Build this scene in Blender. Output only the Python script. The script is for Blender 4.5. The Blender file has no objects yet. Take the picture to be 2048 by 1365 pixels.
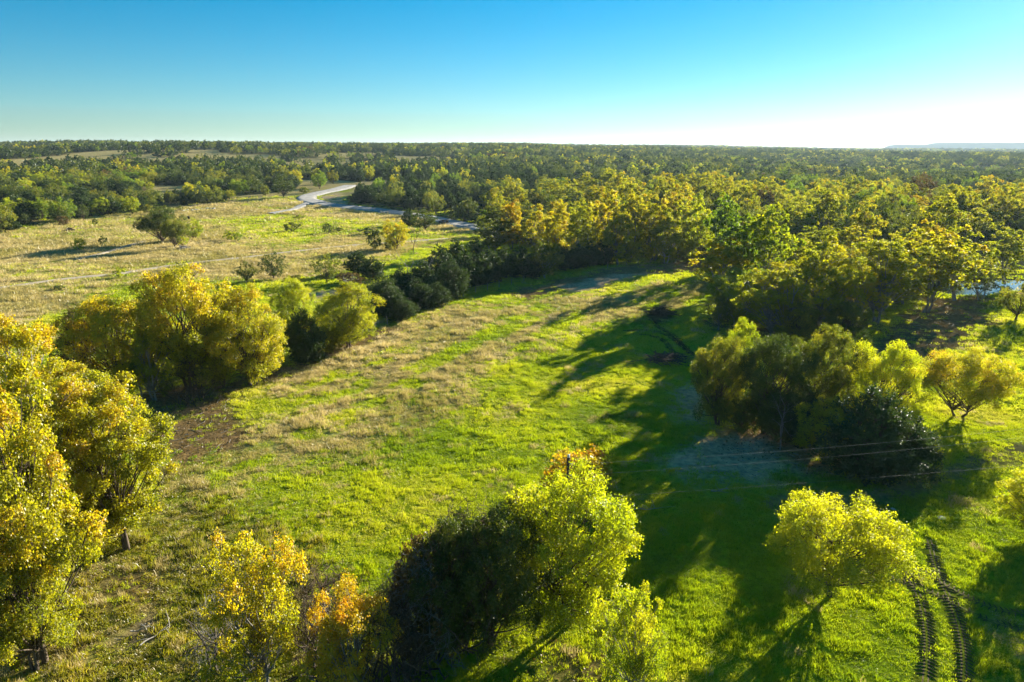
import bpy, math, random
import numpy as np
from mathutils import Vector

R = math.radians
scene = bpy.context.scene
col = scene.collection

# ------------------------------------------------------------------ camera, sky, sun, exposure
CAM_H = 25.0
FPX = 1365.0                      # focal length in photo pixels (24 mm on 36 mm, 2048 wide)
EYE_Y = 300.0                     # photo row of the eye-level horizon
PITCH = math.atan((682.5 - EYE_Y) / FPX)
cam = bpy.data.cameras.new('camera')
cam.lens, cam.sensor_width, cam.clip_start, cam.clip_end = 24.0, 36.0, 0.5, 30000
camo = bpy.data.objects.new('camera', cam)
camo.location = (0, 0, CAM_H)
camo.rotation_euler = (math.pi / 2 - PITCH, 0, 0)
col.objects.link(camo)
scene.camera = camo

SUN_AZ, SUN_EL = R(41.0), R(15.0)
world = bpy.data.worlds.new('World')
scene.world = world
world.use_nodes = True
wn = world.node_tree
wn.nodes.clear()
sky = wn.nodes.new('ShaderNodeTexSky')
sky.sky_type = 'NISHITA'
sky.sun_disc = False
sky.sun_elevation = SUN_EL
sky.sun_rotation = SUN_AZ
sky.altitude = 200
sky.air_density = 1.0
sky.dust_density = 0.1
sky.ozone_density = 2.5
hs = wn.nodes.new('ShaderNodeHueSaturation')
hs.inputs['Hue'].default_value = 0.486
hs.inputs['Saturation'].default_value = 1.35
bg = wn.nodes.new('ShaderNodeBackground')
bg.inputs['Strength'].default_value = 0.05
wo = wn.nodes.new('ShaderNodeOutputWorld')
wb = wn.nodes.new('ShaderNodeMix'); wb.data_type = 'RGBA'; wb.blend_type = 'MULTIPLY'
wb.inputs[0].default_value = 1; wb.inputs[7].default_value = (0.44, 0.57, 0.70, 1)
wn.links.new(sky.outputs[0], wb.inputs[6])
wn.links.new(wb.outputs[2], hs.inputs['Color'])
wn.links.new(hs.outputs[0], bg.inputs['Color'])
wn.links.new(bg.outputs[0], wo.inputs['Surface'])

sun = bpy.data.lights.new('sun', 'SUN')
sun.energy = 5.0
sun.angle = R(0.55)
sun.color = (1.0, 0.92, 0.76)
suno = bpy.data.objects.new('sun', sun)
sdir = Vector((math.sin(SUN_AZ) * math.cos(SUN_EL), math.cos(SUN_AZ) * math.cos(SUN_EL), math.sin(SUN_EL)))
suno.rotation_euler = sdir.to_track_quat('Z', 'Y').to_euler()
suno.location = (60, 80, 60)
col.objects.link(suno)

vs = scene.view_settings
vs.view_transform = 'Standard'
vs.look = 'None'
vs.exposure = 2.0
vs.gamma = 1.0
scene.cycles.use_denoising = True
scene.cycles.max_bounces = 8
scene.cycles.diffuse_bounces = 4
scene.cycles.glossy_bounces = 2
scene.cycles.transmission_bounces = 5
scene.cycles.volume_bounces = 0
scene.cycles.sample_clamp_indirect = 6.0

# ------------------------------------------------------------------ noise, terrain, pixel -> ground
_rs = np.random.RandomState(7)
_tab = _rs.rand(256, 256)


def vnoise(x, y):
    x = np.asarray(x, float); y = np.asarray(y, float)
    xi = np.floor(x).astype(int); yi = np.floor(y).astype(int)
    fx = x - xi; fy = y - yi
    fx = fx * fx * (3 - 2 * fx); fy = fy * fy * (3 - 2 * fy)
    a = _tab[xi & 255, yi & 255]; b = _tab[(xi + 1) & 255, yi & 255]
    c = _tab[xi & 255, (yi + 1) & 255]; d = _tab[(xi + 1) & 255, (yi + 1) & 255]
    return (a * (1 - fx) + b * fx) * (1 - fy) + (c * (1 - fx) + d * fx) * fy


def fbm(x, y, o=4):
    s = 0; a = 0.5; n = 0
    for i in range(o):
        s = s + a * vnoise(x * 2 ** i + 17.3 * i, y * 2 ** i + 5.1 * i); n += a; a *= 0.5
    return s / n


def sstep(a, b, x):
    u = np.clip((np.asarray(x, float) - a) / (b - a), 0, 1)
    return u * u * (3 - 2 * u)


def height(x, y):
    x = np.asarray(x, float); y = np.asarray(y, float)
    r = np.hypot(x, y) + 1e-6
    az = np.degrees(np.arctan2(x, y))
    A = np.interp(az, [-180, -60, -40, -20, 0, 12, 24, 34, 60, 180], [30, 34, 35, 39, 38, 32, 22, 15, 12, 30])
    h = A * (1 - np.exp(-np.maximum(r - 290, 0) / 900.0))
    h = h + (fbm(x / 420 + 3, y / 420 + 9, 3) - 0.5) * 22 * sstep(330, 900, r)
    h = h + (fbm(x / 9, y / 9, 3) - 0.5) * 0.35 + (fbm(x / 60 + 40, y / 60, 2) - 0.5) * 1.2 * sstep(20, 90, r)
    # flat-topped hill on the right of the horizon
    h = h + 42 * sstep(420, 330, np.hypot((x - 3090) * 0.85, (y - 4900) * 0.7)) \
          + 18 * sstep(520, 430, np.hypot((x - 3480), (y - 4900) * 0.7))
    return h


CP, SP = math.cos(PITCH), math.sin(PITCH)


def ray(px, py):
    d = (py - 682.5) / FPX
    return np.array([(px - 1024.0) / FPX, CP - d * SP, -(SP + d * CP)])


def at(px, py):
    """ground point seen at photo pixel (px, py)"""
    v = ray(px, py)
    if v[2] > -0.004:
        v[2] = -0.004
    t = CAM_H / -v[2]
    if t < 240:
        for _ in range(6):
            t = (CAM_H - float(height(v[0] * t, v[1] * t))) / -v[2]
        return v[0] * t, v[1] * t
    ts = np.linspace(150, 3500, 3000)
    zz = CAM_H + v[2] * ts - height(v[0] * ts, v[1] * ts)
    k = np.argmax(zz < 0) if (zz < 0).any() else len(ts) - 1
    return v[0] * ts[k], v[1] * ts[k]


def flat(px, py):
    v = ray(px, py); t = CAM_H / -v[2]
    return v[0] * t, v[1] * t


def top_height(X, Y, z0, ytop):
    s = (682.5 - ytop) / FPX
    dz = Y * (s * CP - SP) / (CP + s * SP)
    return CAM_H + dz - z0


def depth(X, Y, z):
    return Y * CP - (z - CAM_H) * SP


def inpoly(x, y, poly):
    x = np.asarray(x, float); y = np.asarray(y, float)
    ins = np.zeros(x.shape, bool)
    n = len(poly)
    for i in range(n):
        x1, y1 = poly[i]; x2, y2 = poly[(i + 1) % n]
        if y1 == y2:
            continue
        c = ((y1 > y) != (y2 > y)) & (x < (x2 - x1) * (y - y1) / (y2 - y1) + x1)
        ins ^= c
    return ins


def dpoly(x, y, pts, closed=False):
    x = np.asarray(x, float); y = np.asarray(y, float)
    best = np.full(x.shape, 1e9)
    m = len(pts) if closed else len(pts) - 1
    for i in range(m):
        ax, ay = pts[i]; bx, by = pts[(i + 1) % len(pts)]
        dx, dy = bx - ax, by - ay
        t = np.clip(((x - ax) * dx + (y - ay) * dy) / (dx * dx + dy * dy + 1e-9), 0, 1)
        best = np.minimum(best, np.hypot(x - ax - t * dx, y - ay - t * dy))
    return best


def area(x, y, poly, soft):
    """soft mask of a ground polygon, with a ragged edge"""
    w = soft
    xx = x + (fbm(x / (w * 2.0) + 11, y / (w * 2.0), 3) - 0.5) * w * 3.0
    yy = y + (fbm(x / (w * 2.0) + 71, y / (w * 2.0) + 9, 3) - 0.5) * w * 3.0
    d = dpoly(xx, yy, poly, True)
    s = np.where(inpoly(xx, yy, poly), d, -d)
    return sstep(-w, w, s)


def W(pts):
    return [at(*p) for p in pts]


def smooth_line(pts, n=12):
    """Catmull-Rom through ground points"""
    P = [np.array(p, float) for p in pts]
    P = [2 * P[0] - P[1]] + P + [2 * P[-1] - P[-2]]
    out = []
    for i in range(1, len(P) - 2):
        for k in range(n):
            t = k / n
            out.append(0.5 * ((2 * P[i]) + (P[i + 1] - P[i - 1]) * t + (2 * P[i - 1] - 5 * P[i] + 4 * P[i + 1] - P[i + 2]) * t * t
                              + (3 * P[i] - P[i - 1] - 3 * P[i + 1] + P[i + 2]) * t ** 3))
    out.append(P[-2])
    return [tuple(p) for p in out]


# ------------------------------------------------------------------ materials
def new_mat(name):
    m = bpy.data.materials.new(name)
    m.use_nodes = True
    m.node_tree.nodes.clear()
    return m, m.node_tree.nodes, m.node_tree.links


def ramp_node(n, stops):
    r = n.new('ShaderNodeValToRGB')
    e = r.color_ramp.elements
    while len(e) > 1:
        e.remove(e[-1])
    e[0].position = stops[0][0]; e[0].color = (*stops[0][1], 1)
    for p, c in stops[1:]:
        k = e.new(p); k.color = (*c, 1)
    return r


def leaf_mat(name, stops, trans=0.5, gloss=0.035, jitter=0.25, tboost=(1.3, 1.32, 0.5), instancer=None):
    m, n, l = new_mat(name)
    a = n.new('ShaderNodeAttribute'); a.attribute_name = 'lr'
    o = n.new('ShaderNodeObjectInfo')
    mm = n.new('ShaderNodeMath'); mm.operation = 'MULTIPLY_ADD'
    l.new(o.outputs['Random'], mm.inputs[0]); mm.inputs[1].default_value = jitter; mm.inputs[2].default_value = -jitter / 2
    ad = n.new('ShaderNodeMath'); ad.operation = 'ADD'; ad.use_clamp = True
    l.new(a.outputs['Fac'], ad.inputs[0]); l.new(mm.outputs[0], ad.inputs[1])
    src = ad.outputs[0]
    if instancer:
        b = n.new('ShaderNodeAttribute'); b.attribute_type = 'INSTANCER'; b.attribute_name = instancer
        ad2 = n.new('ShaderNodeMath'); ad2.operation = 'ADD'; ad2.use_clamp = True
        l.new(src, ad2.inputs[0]); l.new(b.outputs['Fac'], ad2.inputs[1]); src = ad2.outputs[0]
    r = ramp_node(n, stops)
    l.new(src, r.inputs[0])
    d = n.new('ShaderNodeBsdfDiffuse'); l.new(r.outputs[0], d.inputs['Color'])
    mx = n.new('ShaderNodeMix'); mx.data_type = 'RGBA'; mx.blend_type = 'MULTIPLY'; mx.inputs[0].default_value = 1
    mx.inputs[7].default_value = (*tboost, 1)
    l.new(r.outputs[0], mx.inputs[6])
    t = n.new('ShaderNodeBsdfTranslucent'); l.new(mx.outputs[2], t.inputs['Color'])
    x = n.new('ShaderNodeMixShader'); x.inputs[0].default_value = trans
    l.new(d.outputs[0], x.inputs[1]); l.new(t.outputs[0], x.inputs[2])
    g = n.new('ShaderNodeBsdfGlossy'); g.inputs['Roughness'].default_value = 0.42
    y = n.new('ShaderNodeMixShader'); y.inputs[0].default_value = gloss
    l.new(x.outputs[0], y.inputs[1]); l.new(g.outputs[0], y.inputs[2])
    out = n.new('ShaderNodeOutputMaterial'); l.new(y.outputs[0], out.inputs['Surface'])
    return m


def rough_mat(name, c1, c2, scale=6.0, rough=0.9, bump=0.3, stretch=(1, 1, 1), detail=6):
    m, n, l = new_mat(name)
    tc = n.new('ShaderNodeTexCoord'); mp = n.new('ShaderNodeMapping'); mp.inputs['Scale'].default_value = stretch
    l.new(tc.outputs['Object'], mp.inputs[0])
    t = n.new('ShaderNodeTexNoise'); t.inputs['Scale'].default_value = scale; t.inputs['Detail'].default_value = detail
    l.new(mp.outputs[0], t.inputs['Vector'])
    r = ramp_node(n, [(0.3, c1), (0.7, c2)]); l.new(t.outputs['Fac'], r.inputs[0])
    b = n.new('ShaderNodeBump'); b.inputs['Strength'].default_value = bump; b.inputs['Distance'].default_value = 0.05
    l.new(t.outputs['Fac'], b.inputs['Height'])
    p = n.new('ShaderNodeBsdfPrincipled'); p.inputs['Roughness'].default_value = rough
    p.inputs['Specular IOR Level'].default_value = 0.08
    l.new(r.outputs[0], p.inputs['Base Color']); l.new(b.outputs[0], p.inputs['Normal'])
    out = n.new('ShaderNodeOutputMaterial'); l.new(p.outputs[0], out.inputs['Surface'])
    return m


M = {}
M['yellowgreen'] = leaf_mat('leaf_yellow_green', [(0, (.11, .15, .010)), (.4, (.25, .275, .012)), (.75, (.40, .37, .014)), (1, (.48, .34, .02))], trans=.64)
M['gold'] = leaf_mat('leaf_gold', [(0, (.12, .15, .010)), (.3, (.28, .285, .012)), (.65, (.46, .39, .014)), (1, (.50, .31, .014))], trans=.62)
M['orange'] = leaf_mat('leaf_orange', [(0, (.18, .18, .012)), (.35, (.38, .32, .014)), (.7, (.52, .35, .012)), (1, (.48, .20, .012))], trans=.55)
M['sycyellow'] = leaf_mat('leaf_sycamore', [(0, (.13, .16, .010)), (.35, (.28, .285, .012)), (.7, (.43, .37, .014)), (1, (.48, .27, .02))], trans=.62)
M['limelit'] = leaf_mat('leaf_lime_yellow', [(0, (.13, .19, .008)), (.4, (.28, .33, .010)), (.8, (.42, .43, .012)), (1, (.50, .42, .014))], trans=.64)
M['lime'] = leaf_mat('leaf_lime', [(0, (.10, .155, .008)), (.4, (.23, .285, .010)), (.8, (.38, .39, .012)), (1, (.46, .39, .014))], trans=.64)
M['hero'] = leaf_mat('leaf_lemon', [(0, (.24, .28, .012)), (.4, (.40, .41, .012)), (.8, (.50, .46, .014)), (1, (.54, .42, .016))], trans=.58)
M['olive'] = leaf_mat('leaf_olive', [(0, (.06, .09, .012)), (.5, (.13, .155, .016)), (.85, (.23, .22, .02)), (1, (.30, .23, .02))], trans=.58)
M['oak'] = leaf_mat('leaf_oak', [(0, (.032, .055, .010)), (.5, (.07, .10, .014)), (.9, (.12, .14, .016)), (1, (.18, .15, .02))], trans=.4)
M['juniper'] = leaf_mat('leaf_juniper', [(0, (.024, .05, .014)), (.5, (.048, .085, .018)), (1, (.09, .125, .022))], trans=.32, tboost=(1.2, 1.2, .6))
M['green'] = leaf_mat('leaf_fresh_green', [(0, (.06, .12, .010)), (.5, (.14, .22, .012)), (1, (.27, .30, .014))], trans=.62)
M['brownleaf'] = leaf_mat('leaf_brown', [(0, (.05, .038, .016)), (.5, (.13, .09, .03)), (1, (.24, .15, .045))], trans=.3)
M['bark'] = rough_mat('bark_brown', (.055, .042, .03), (.14, .11, .085), 5, stretch=(1, 1, .25))
M['palebark'] = rough_mat('bark_pale', (.22, .20, .17), (.55, .52, .46), 1.4, stretch=(1, 1, .4))
M['greybark'] = rough_mat('bark_grey', (.13, .12, .105), (.30, .28, .25), 4, stretch=(1, 1, .3))
M['twig'] = rough_mat('twig_brown', (.055, .04, .026), (.14, .105, .07), 4)
M['deadwood'] = rough_mat('dead_wood', (.20, .185, .16), (.42, .40, .36), 3)
M['burnt'] = rough_mat('charred_wood', (.012, .011, .010), (.035, .03, .026), 4)
M['polewood'] = rough_mat('pole_wood', (.05, .04, .03), (.11, .085, .065), 4, stretch=(1, 1, .1))
M['post'] = rough_mat('post_wood', (.20, .17, .13), (.36, .32, .26), 8, stretch=(1, 1, .2))
M['stone'] = rough_mat('limestone', (.38, .36, .32), (.62, .60, .55), 6)
M['hide'] = rough_mat('cattle_hide', (.012, .010, .009), (.03, .025, .022), 5, rough=.6)
M['gravel'] = rough_mat('gravel', (.27, .26, .24), (.47, .45, .41), .8, bump=.4)
M['dirt'] = rough_mat('track_dirt', (.30, .25, .18), (.46, .40, .30), 1.2, bump=.3)
M['mud'] = rough_mat('mud', (.08, .062, .03), (.16, .125, .065), 5, rough=1, bump=.5)
M['blackmud'] = rough_mat('black_mud', (.015, .013, .010), (.04, .034, .026), 4, rough=1, bump=.5)


def metal(name, c, rough):
    m, n, l = new_mat(name)
    p = n.new('ShaderNodeBsdfPrincipled')
    t = n.new('ShaderNodeTexNoise'); t.inputs['Scale'].default_value = 20
    r = ramp_node(n, [(0.3, tuple(v * .75 for v in c)), (0.7, c)]); l.new(t.outputs['Fac'], r.inputs[0]); l.new(r.outputs[0], p.inputs['Base Color'])
    p.inputs['Metallic'].default_value = .9; p.inputs['Roughness'].default_value = rough
    out = n.new('ShaderNodeOutputMaterial'); l.new(p.outputs[0], out.inputs['Surface'])
    return m


M['wire'] = metal('wire_aluminium', (.34, .34, .33), .8)
M['cap'] = rough_mat('white_cap', (.6, .6, .58), (.8, .8, .78), 5, rough=.5)


def water_mat():
    m, n, l = new_mat('pond_water')
    p = n.new('ShaderNodeBsdfPrincipled'); p.inputs['Base Color'].default_value = (.02, .03, .03, 1)
    p.inputs['Roughness'].default_value = .08; p.inputs['IOR'].default_value = 1.333
    t = n.new('ShaderNodeTexNoise'); t.inputs['Scale'].default_value = 3.0
    b = n.new('ShaderNodeBump'); b.inputs['Strength'].default_value = .25; b.inputs['Distance'].default_value = .05
    l.new(t.outputs['Fac'], b.inputs['Height']); l.new(b.outputs[0], p.inputs['Normal'])
    out = n.new('ShaderNodeOutputMaterial'); l.new(p.outputs[0], out.inputs['Surface'])
    return m


M['water'] = water_mat()


def ground_mat():
    m, n, l = new_mat('ground_cover')
    a = n.new('ShaderNodeAttribute'); a.attribute_name = 'gcol'
    tc = n.new('ShaderNodeTexCoord')
    t1 = n.new('ShaderNodeTexNoise'); t1.inputs['Scale'].default_value = 1.7; t1.inputs['Detail'].default_value = 8; t1.inputs['Roughness'].default_value = .65
    t2 = n.new('ShaderNodeTexNoise'); t2.inputs['Scale'].default_value = .16; t2.inputs['Detail'].default_value = 6
    l.new(tc.outputs['Object'], t1.inputs['Vector']); l.new(tc.outputs['Object'], t2.inputs['Vector'])
    r1 = ramp_node(n, [(.3, (.55, .55, .55)), (.7, (1.4, 1.38, 1.3))]); l.new(t1.outputs['Fac'], r1.inputs[0])
    r2 = ramp_node(n, [(.3, (.8, .85, .8)), (.7, (1.2, 1.15, 1.1))]); l.new(t2.outputs['Fac'], r2.inputs[0])
    x1 = n.new('ShaderNodeMix'); x1.data_type = 'RGBA'; x1.blend_type = 'MULTIPLY'; x1.inputs[0].default_value = 1
    x2 = n.new('ShaderNodeMix'); x2.data_type = 'RGBA'; x2.blend_type = 'MULTIPLY'; x2.inputs[0].default_value = 1
    l.new(a.outputs['Color'], x1.inputs[6]); l.new(r1.outputs[0], x1.inputs[7])
    l.new(x1.outputs[2], x2.inputs[6]); l.new(r2.outputs[0], x2.inputs[7])
    b = n.new('ShaderNodeBump'); b.inputs['Strength'].default_value = .9; b.inputs['Distance'].default_value = .25
    l.new(t1.outputs['Fac'], b.inputs['Height'])
    d = n.new('ShaderNodeBsdfDiffuse'); d.inputs['Roughness'].default_value = .8
    l.new(x2.outputs[2], d.inputs['Color']); l.new(b.outputs[0], d.inputs['Normal'])
    out = n.new('ShaderNodeOutputMaterial'); l.new(d.outputs[0], out.inputs['Surface'])
    return m


M['ground'] = ground_mat()


# ------------------------------------------------------------------ object helpers
def link(name, mesh, parent=None):
    o = bpy.data.objects.new(name, mesh)
    col.objects.link(o)
    if parent is not None:
        o.parent = parent
    return o


def tag(o, label=None, cat=None, group=None, kind=None):
    if label: o['label'] = label
    if cat: o['category'] = cat
    if group: o['group'] = group
    if kind: o['kind'] = kind
    return o


def mesh_np(name, verts, faces, mat=None, attr=None, smooth=False):
    """faces: (n,k) int array, all alike, or list of arrays"""
    me = bpy.data.meshes.new(name)
    verts = np.asarray(verts, np.float32).reshape(-1, 3)
    if not isinstance(faces, list):
        faces = [faces]
    faces = [np.asarray(f, np.int32) for f in faces if len(f)]
    nl = sum(f.size for f in faces); nf = sum(len(f) for f in faces)
    me.vertices.add(len(verts)); me.vertices.foreach_set('co', verts.ravel())
    me.loops.add(nl); me.polygons.add(nf)
    me.loops.foreach_set('vertex_index', np.concatenate([f.ravel() for f in faces]))
    tot = np.concatenate([np.full(len(f), f.shape[1], np.int32) for f in faces])
    st = np.concatenate([[0], np.cumsum(tot)[:-1]]).astype(np.int32)
    me.polygons.foreach_set('loop_start', st)
    if smooth:
        me.polygons.foreach_set('use_smooth', np.ones(nf, bool))
    me.update(calc_edges=True)
    if attr is not None:
        for an, (dom, typ, val) in attr.items():
            at_ = me.attributes.new(an, typ, dom)
            at_.data.foreach_set('color' if typ == 'FLOAT_COLOR' else ('vector' if typ == 'FLOAT_VECTOR' else 'value'), np.asarray(val).ravel())
    if mat is not None:
        me.materials.append(mat)
    return me


class Wood:
    """collects tapered tubes"""
    def __init__(s):
        s.v = []; s.f = []; s.n = 0

    def tube(s, pts, rad, sides=5, cap=True):
        P = np.asarray(pts, float); k = len(P)
        rad = np.asarray(rad, float) * np.ones(k)
        T = np.gradient(P, axis=0); T /= (np.linalg.norm(T, axis=1, keepdims=True) + 1e-9)
        ref = np.array([0.0, 0, 1]) if abs(T[0, 2]) < .9 else np.array([1.0, 0, 0])
        U = np.cross(T, ref); U /= (np.linalg.norm(U, axis=1, keepdims=True) + 1e-9)
        V = np.cross(T, U)
        a = np.arange(sides) * 2 * math.pi / sides
        ring = P[:, None] + rad[:, None, None] * (np.cos(a)[None, :, None] * U[:, None] + np.sin(a)[None, :, None] * V[:, None])
        s.v.append(ring.reshape(-1, 3))
        i = np.arange(k - 1)[:, None] * sides; j = np.arange(sides)[None]; j2 = (j + 1) % sides
        q = np.stack([i + j, i + j2, i + sides + j2, i + sides + j], -1).reshape(-1, 4) + s.n
        s.f.append(q); s.n += k * sides
        if cap and sides == 4:
            s.f.append(np.array([[0, 1, 2, 3]]) + s.n - 4)

    def box(s, c, size, rz=0.0):
        x, y, z = np.array(size) / 2
        v = np.array([[-x, -y, -z], [x, -y, -z], [x, y, -z], [-x, y, -z], [-x, -y, z], [x, -y, z], [x, y, z], [-x, y, z]])
        ca, sa = math.cos(rz), math.sin(rz)
        v = np.stack([v[:, 0] * ca - v[:, 1] * sa, v[:, 0] * sa + v[:, 1] * ca, v[:, 2]], 1) + np.array(c)
        s.v.append(v)
        s.f.append(np.array([[0, 3, 2, 1], [4, 5, 6, 7], [0, 1, 5, 4], [1, 2, 6, 5], [2, 3, 7, 6], [3, 0, 4, 7]]) + s.n)
        s.n += 8

    def mesh(s, name, mat):
        return mesh_np(name, np.concatenate(s.v), np.concatenate(s.f), mat, smooth=True)


def leaves_mesh(name, pos, nrm, size, lr, rs, mat, aspect=0.75, up=None, fold=0.25):
    n = len(pos)
    nrm = nrm / (np.linalg.norm(nrm, axis=1, keepdims=True) + 1e-9)
    if up is None:
        up = rs.normal(size=(n, 3))
    U = up - (up * nrm).sum(1, keepdims=True) * nrm
    U /= (np.linalg.norm(U, axis=1, keepdims=True) + 1e-9)
    V = np.cross(nrm, U)
    s = (size * np.ones(n))[:, None]
    a = pos - U * s * .5
    b = pos + V * s * .5 * aspect + nrm * s * fold * .5
    c = pos + U * s * .5
    d = pos - V * s * .5 * aspect + nrm * s * fold * .5
    verts = np.stack([a, b, c, d], 1).reshape(-1, 3)
    i = np.arange(n) * 4
    tri = np.concatenate([np.stack([i, i + 1, i + 2], 1), np.stack([i, i + 2, i + 3], 1)])
    return mesh_np(name, verts, tri, mat, {'lr': ('FACE', 'FLOAT', np.concatenate([lr, lr]).astype(np.float32))})


# ------------------------------------------------------------------ tree prototypes
def bez(p0, p1, p2, k):
    t = np.linspace(0, 1, k)[:, None]
    return (1 - t) ** 2 * p0 + 2 * t * (1 - t) * p1 + t * t * p2


SPEC = {
    # H, W, crown base, crown centre, vertical radius (fractions of H), lobes, leaves, leaf size, aspect
    'sycamore': dict(H=14, W=9, zc=.52, rz=.50, lobes=84, leaves=56000, size=.15, lobe=.175, stems=2, trunk=.20, shape='ovate', bark='palebark', rag=.35),
    'woodsyc': dict(H=15, W=10, zc=.61, rz=.41, lobes=110, leaves=34000, size=.19, lobe=.14, stems=2, trunk=.20, shape='ovate', bark='greybark', rag=.6),
    'elm': dict(H=9, W=9, zc=.53, rz=.49, lobes=100, leaves=48000, size=.125, lobe=.17, stems=3, trunk=.17, shape='round', bark='bark', rag=.28),
    'umbrella': dict(H=7, W=10, zc=.60, rz=.40, lobes=74, leaves=42000, size=.125, lobe=.17, stems=2, trunk=.14, shape='dome', bark='bark', rag=.3),
    'oak': dict(H=9, W=11, zc=.54, rz=.46, lobes=84, leaves=26000, size=.155, lobe=.18, stems=1, trunk=.28, shape='round', bark='bark', rag=.22),
    'juniper': dict(H=7, W=6, zc=.46, rz=.52, lobes=90, leaves=36000, size=.185, lobe=.20, stems=2, trunk=.12, shape='cone', bark='bark', rag=.3),
    'thin': dict(H=9, W=8, zc=.56, rz=.42, lobes=60, leaves=22000, size=.13, lobe=.17, stems=2, trunk=.15, shape='ovate', bark='greybark', rag=.45),
    'bush': dict(H=2.4, W=3.2, zc=.50, rz=.50, lobes=26, leaves=5000, size=.12, lobe=.30, stems=4, trunk=.05, shape='round', bark='twig', rag=.25),
    'shrub': dict(H=4, W=5, zc=.47, rz=.53, lobes=34, leaves=9000, size=.15, lobe=.27, stems=4, trunk=.07, shape='round', bark='twig', rag=.3),
}


def gen_tree(kind, seed, lod):
    S = SPEC[kind]
    rs = np.random.RandomState(seed * 31 + lod * 7 + sum(map(ord, kind)))
    H, Wd = S['H'], S['W']
    nl = int(S['lobes'] * (1, .75, .34)[lod])
    nleaf = int(S['leaves'] * (1, .26, .018)[lod])
    size = S['size'] * (1, 1.85, 6.0)[lod]
    Rr = Wd / 2; zc = S['zc'] * H; rz = S['rz'] * H
    # lobes: poisson-like inside the crown envelope, biased to its shell
    C = []; tries = 0
    mind = .95
    while len(C) < nl and tries < 40000:
        tries += 1
        v = rs.normal(size=3); v /= np.linalg.norm(v)
        q = rs.uniform(.25, 1) ** .45
        p = v * q
        if S['shape'] == 'ovate':
            p[:2] *= 1 - .35 * max(0, p[2])
        elif S['shape'] == 'dome':
            if p[2] < -.55: continue
            p[2] = p[2] if p[2] > 0 else p[2] * .8
        elif S['shape'] == 'cone':
            p[:2] *= np.clip(.80 - .55 * p[2], .12, 1)
        p = p * (1 + rs.uniform(-S['rag'], S['rag'] * .35)) * (1 - S['lobe'] * .35)
        pt = np.array([p[0] * Rr, p[1] * Rr, zc + p[2] * rz])
        if any(np.linalg.norm((pt - c) / np.array([Rr, Rr, rz])) < S['lobe'] * mind for c in C):
            mind *= .9995
            continue
        C.append(pt)
    C = np.array(C)
    LR = S['lobe'] * Rr * rs.uniform(.7, 1.35, len(C))
    if S['shape'] == 'cone':
        LR *= np.clip(1.15 - .45 * (C[:, 2] - zc) / rz, .45, 1.3)
    # autumn colouring by lobe: low frequency + height
    la = rs.uniform(0, 1, len(C)) * .45 + .28 + .14 * (C[:, 2] - zc) / rz
    # leaves
    w = LR ** 2; w /= w.sum()
    ntw = max(6, int(nleaf / len(C) / (14, 9, 4)[lod]))
    pos = []; nor = []; lr = []; ups = []
    for i, c in enumerate(C):
        k = int(nleaf * w[i])
        if k < 2: continue
        d = rs.normal(size=(ntw, 3)); d /= np.linalg.norm(d, axis=1, keepdims=True)
        out = (c - np.array([0, 0, zc])); out = out / (np.linalg.norm(out) + 1e-6)
        d += out * .45 + np.array([0, 0, .25]); d /= np.linalg.norm(d, axis=1, keepdims=True)
        tw = c + d * LR[i] * rs.uniform(.45, 1.1, (ntw, 1)) * np.array([1, 1, .85])
        ti = rs.randint(0, ntw, k)
        sp = LR[i] * (.15 if kind != 'juniper' else .13)
        off = rs.normal(size=(k, 3)) * sp
        p = tw[ti] + off
        if kind == 'juniper':
            along = rs.uniform(-.5, .7, (k, 1)) * LR[i] * .55
            dd = d[ti] + np.array([0, 0, .55])
            p = tw[ti] + dd * along + off * .55
            ups.append(dd + rs.normal(size=(k, 3)) * .35)
        pos.append(p)
        nor.append(rs.normal(size=(k, 3)) * .8 + d[ti] * .55 + np.array([0, 0, .35]))
        twc = rs.normal(size=ntw) * .07
        lr.append(np.clip(la[i] + twc[ti] + rs.normal(size=k) * .11, 0, 1))
    pos = np.concatenate(pos); nor = np.concatenate(nor); lr = np.concatenate(lr)
    keep = pos[:, 2] > .05
    pos, nor, lr = pos[keep], nor[keep], lr[keep]
    up = np.concatenate(ups)[keep] if ups else None
    crown = leaves_mesh(kind + '_crown', pos, nor, size * rs.uniform(.65, 1.3, len(pos)), lr, rs, None,
                        aspect=.75 if kind != 'juniper' else .42, up=up)
    # wood
    wd = Wood()
    ns = S['stems']
    stems = []
    for s in range(ns):
        a = rs.uniform(0, 6.28)
        spread = 0 if ns == 1 else rs.uniform(.08, .22) * Rr
        b0 = np.array([math.cos(a), math.sin(a), 0]) * (0 if ns == 1 else .10 + .04 * Rr)
        tz = zc + rz * (.35 if S['shape'] != 'dome' else .05)
        k = 8
        z = np.linspace(0, 1, k)
        px = b0[0] + math.cos(a) * spread * 2.2 * z ** 1.3 + np.cumsum(rs.normal(size=k) * .035 * Rr)
        py = b0[1] + math.sin(a) * spread * 2.2 * z ** 1.3 + np.cumsum(rs.normal(size=k) * .035 * Rr)
        px -= px[0] - b0[0]; py -= py[0] - b0[1]
        P = np.stack([px, py, z * tz - .15], 1)
        r0 = S['trunk'] * (1 if ns == 1 else .78)
        rad = r0 * (1 - .78 * z); rad[0] *= 1.45
        wd.tube(P, rad, 8 if lod == 0 else (6 if lod == 1 else 4))
        stems.append((P, rad))
    lb = Wood() if lod == 0 else wd
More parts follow.
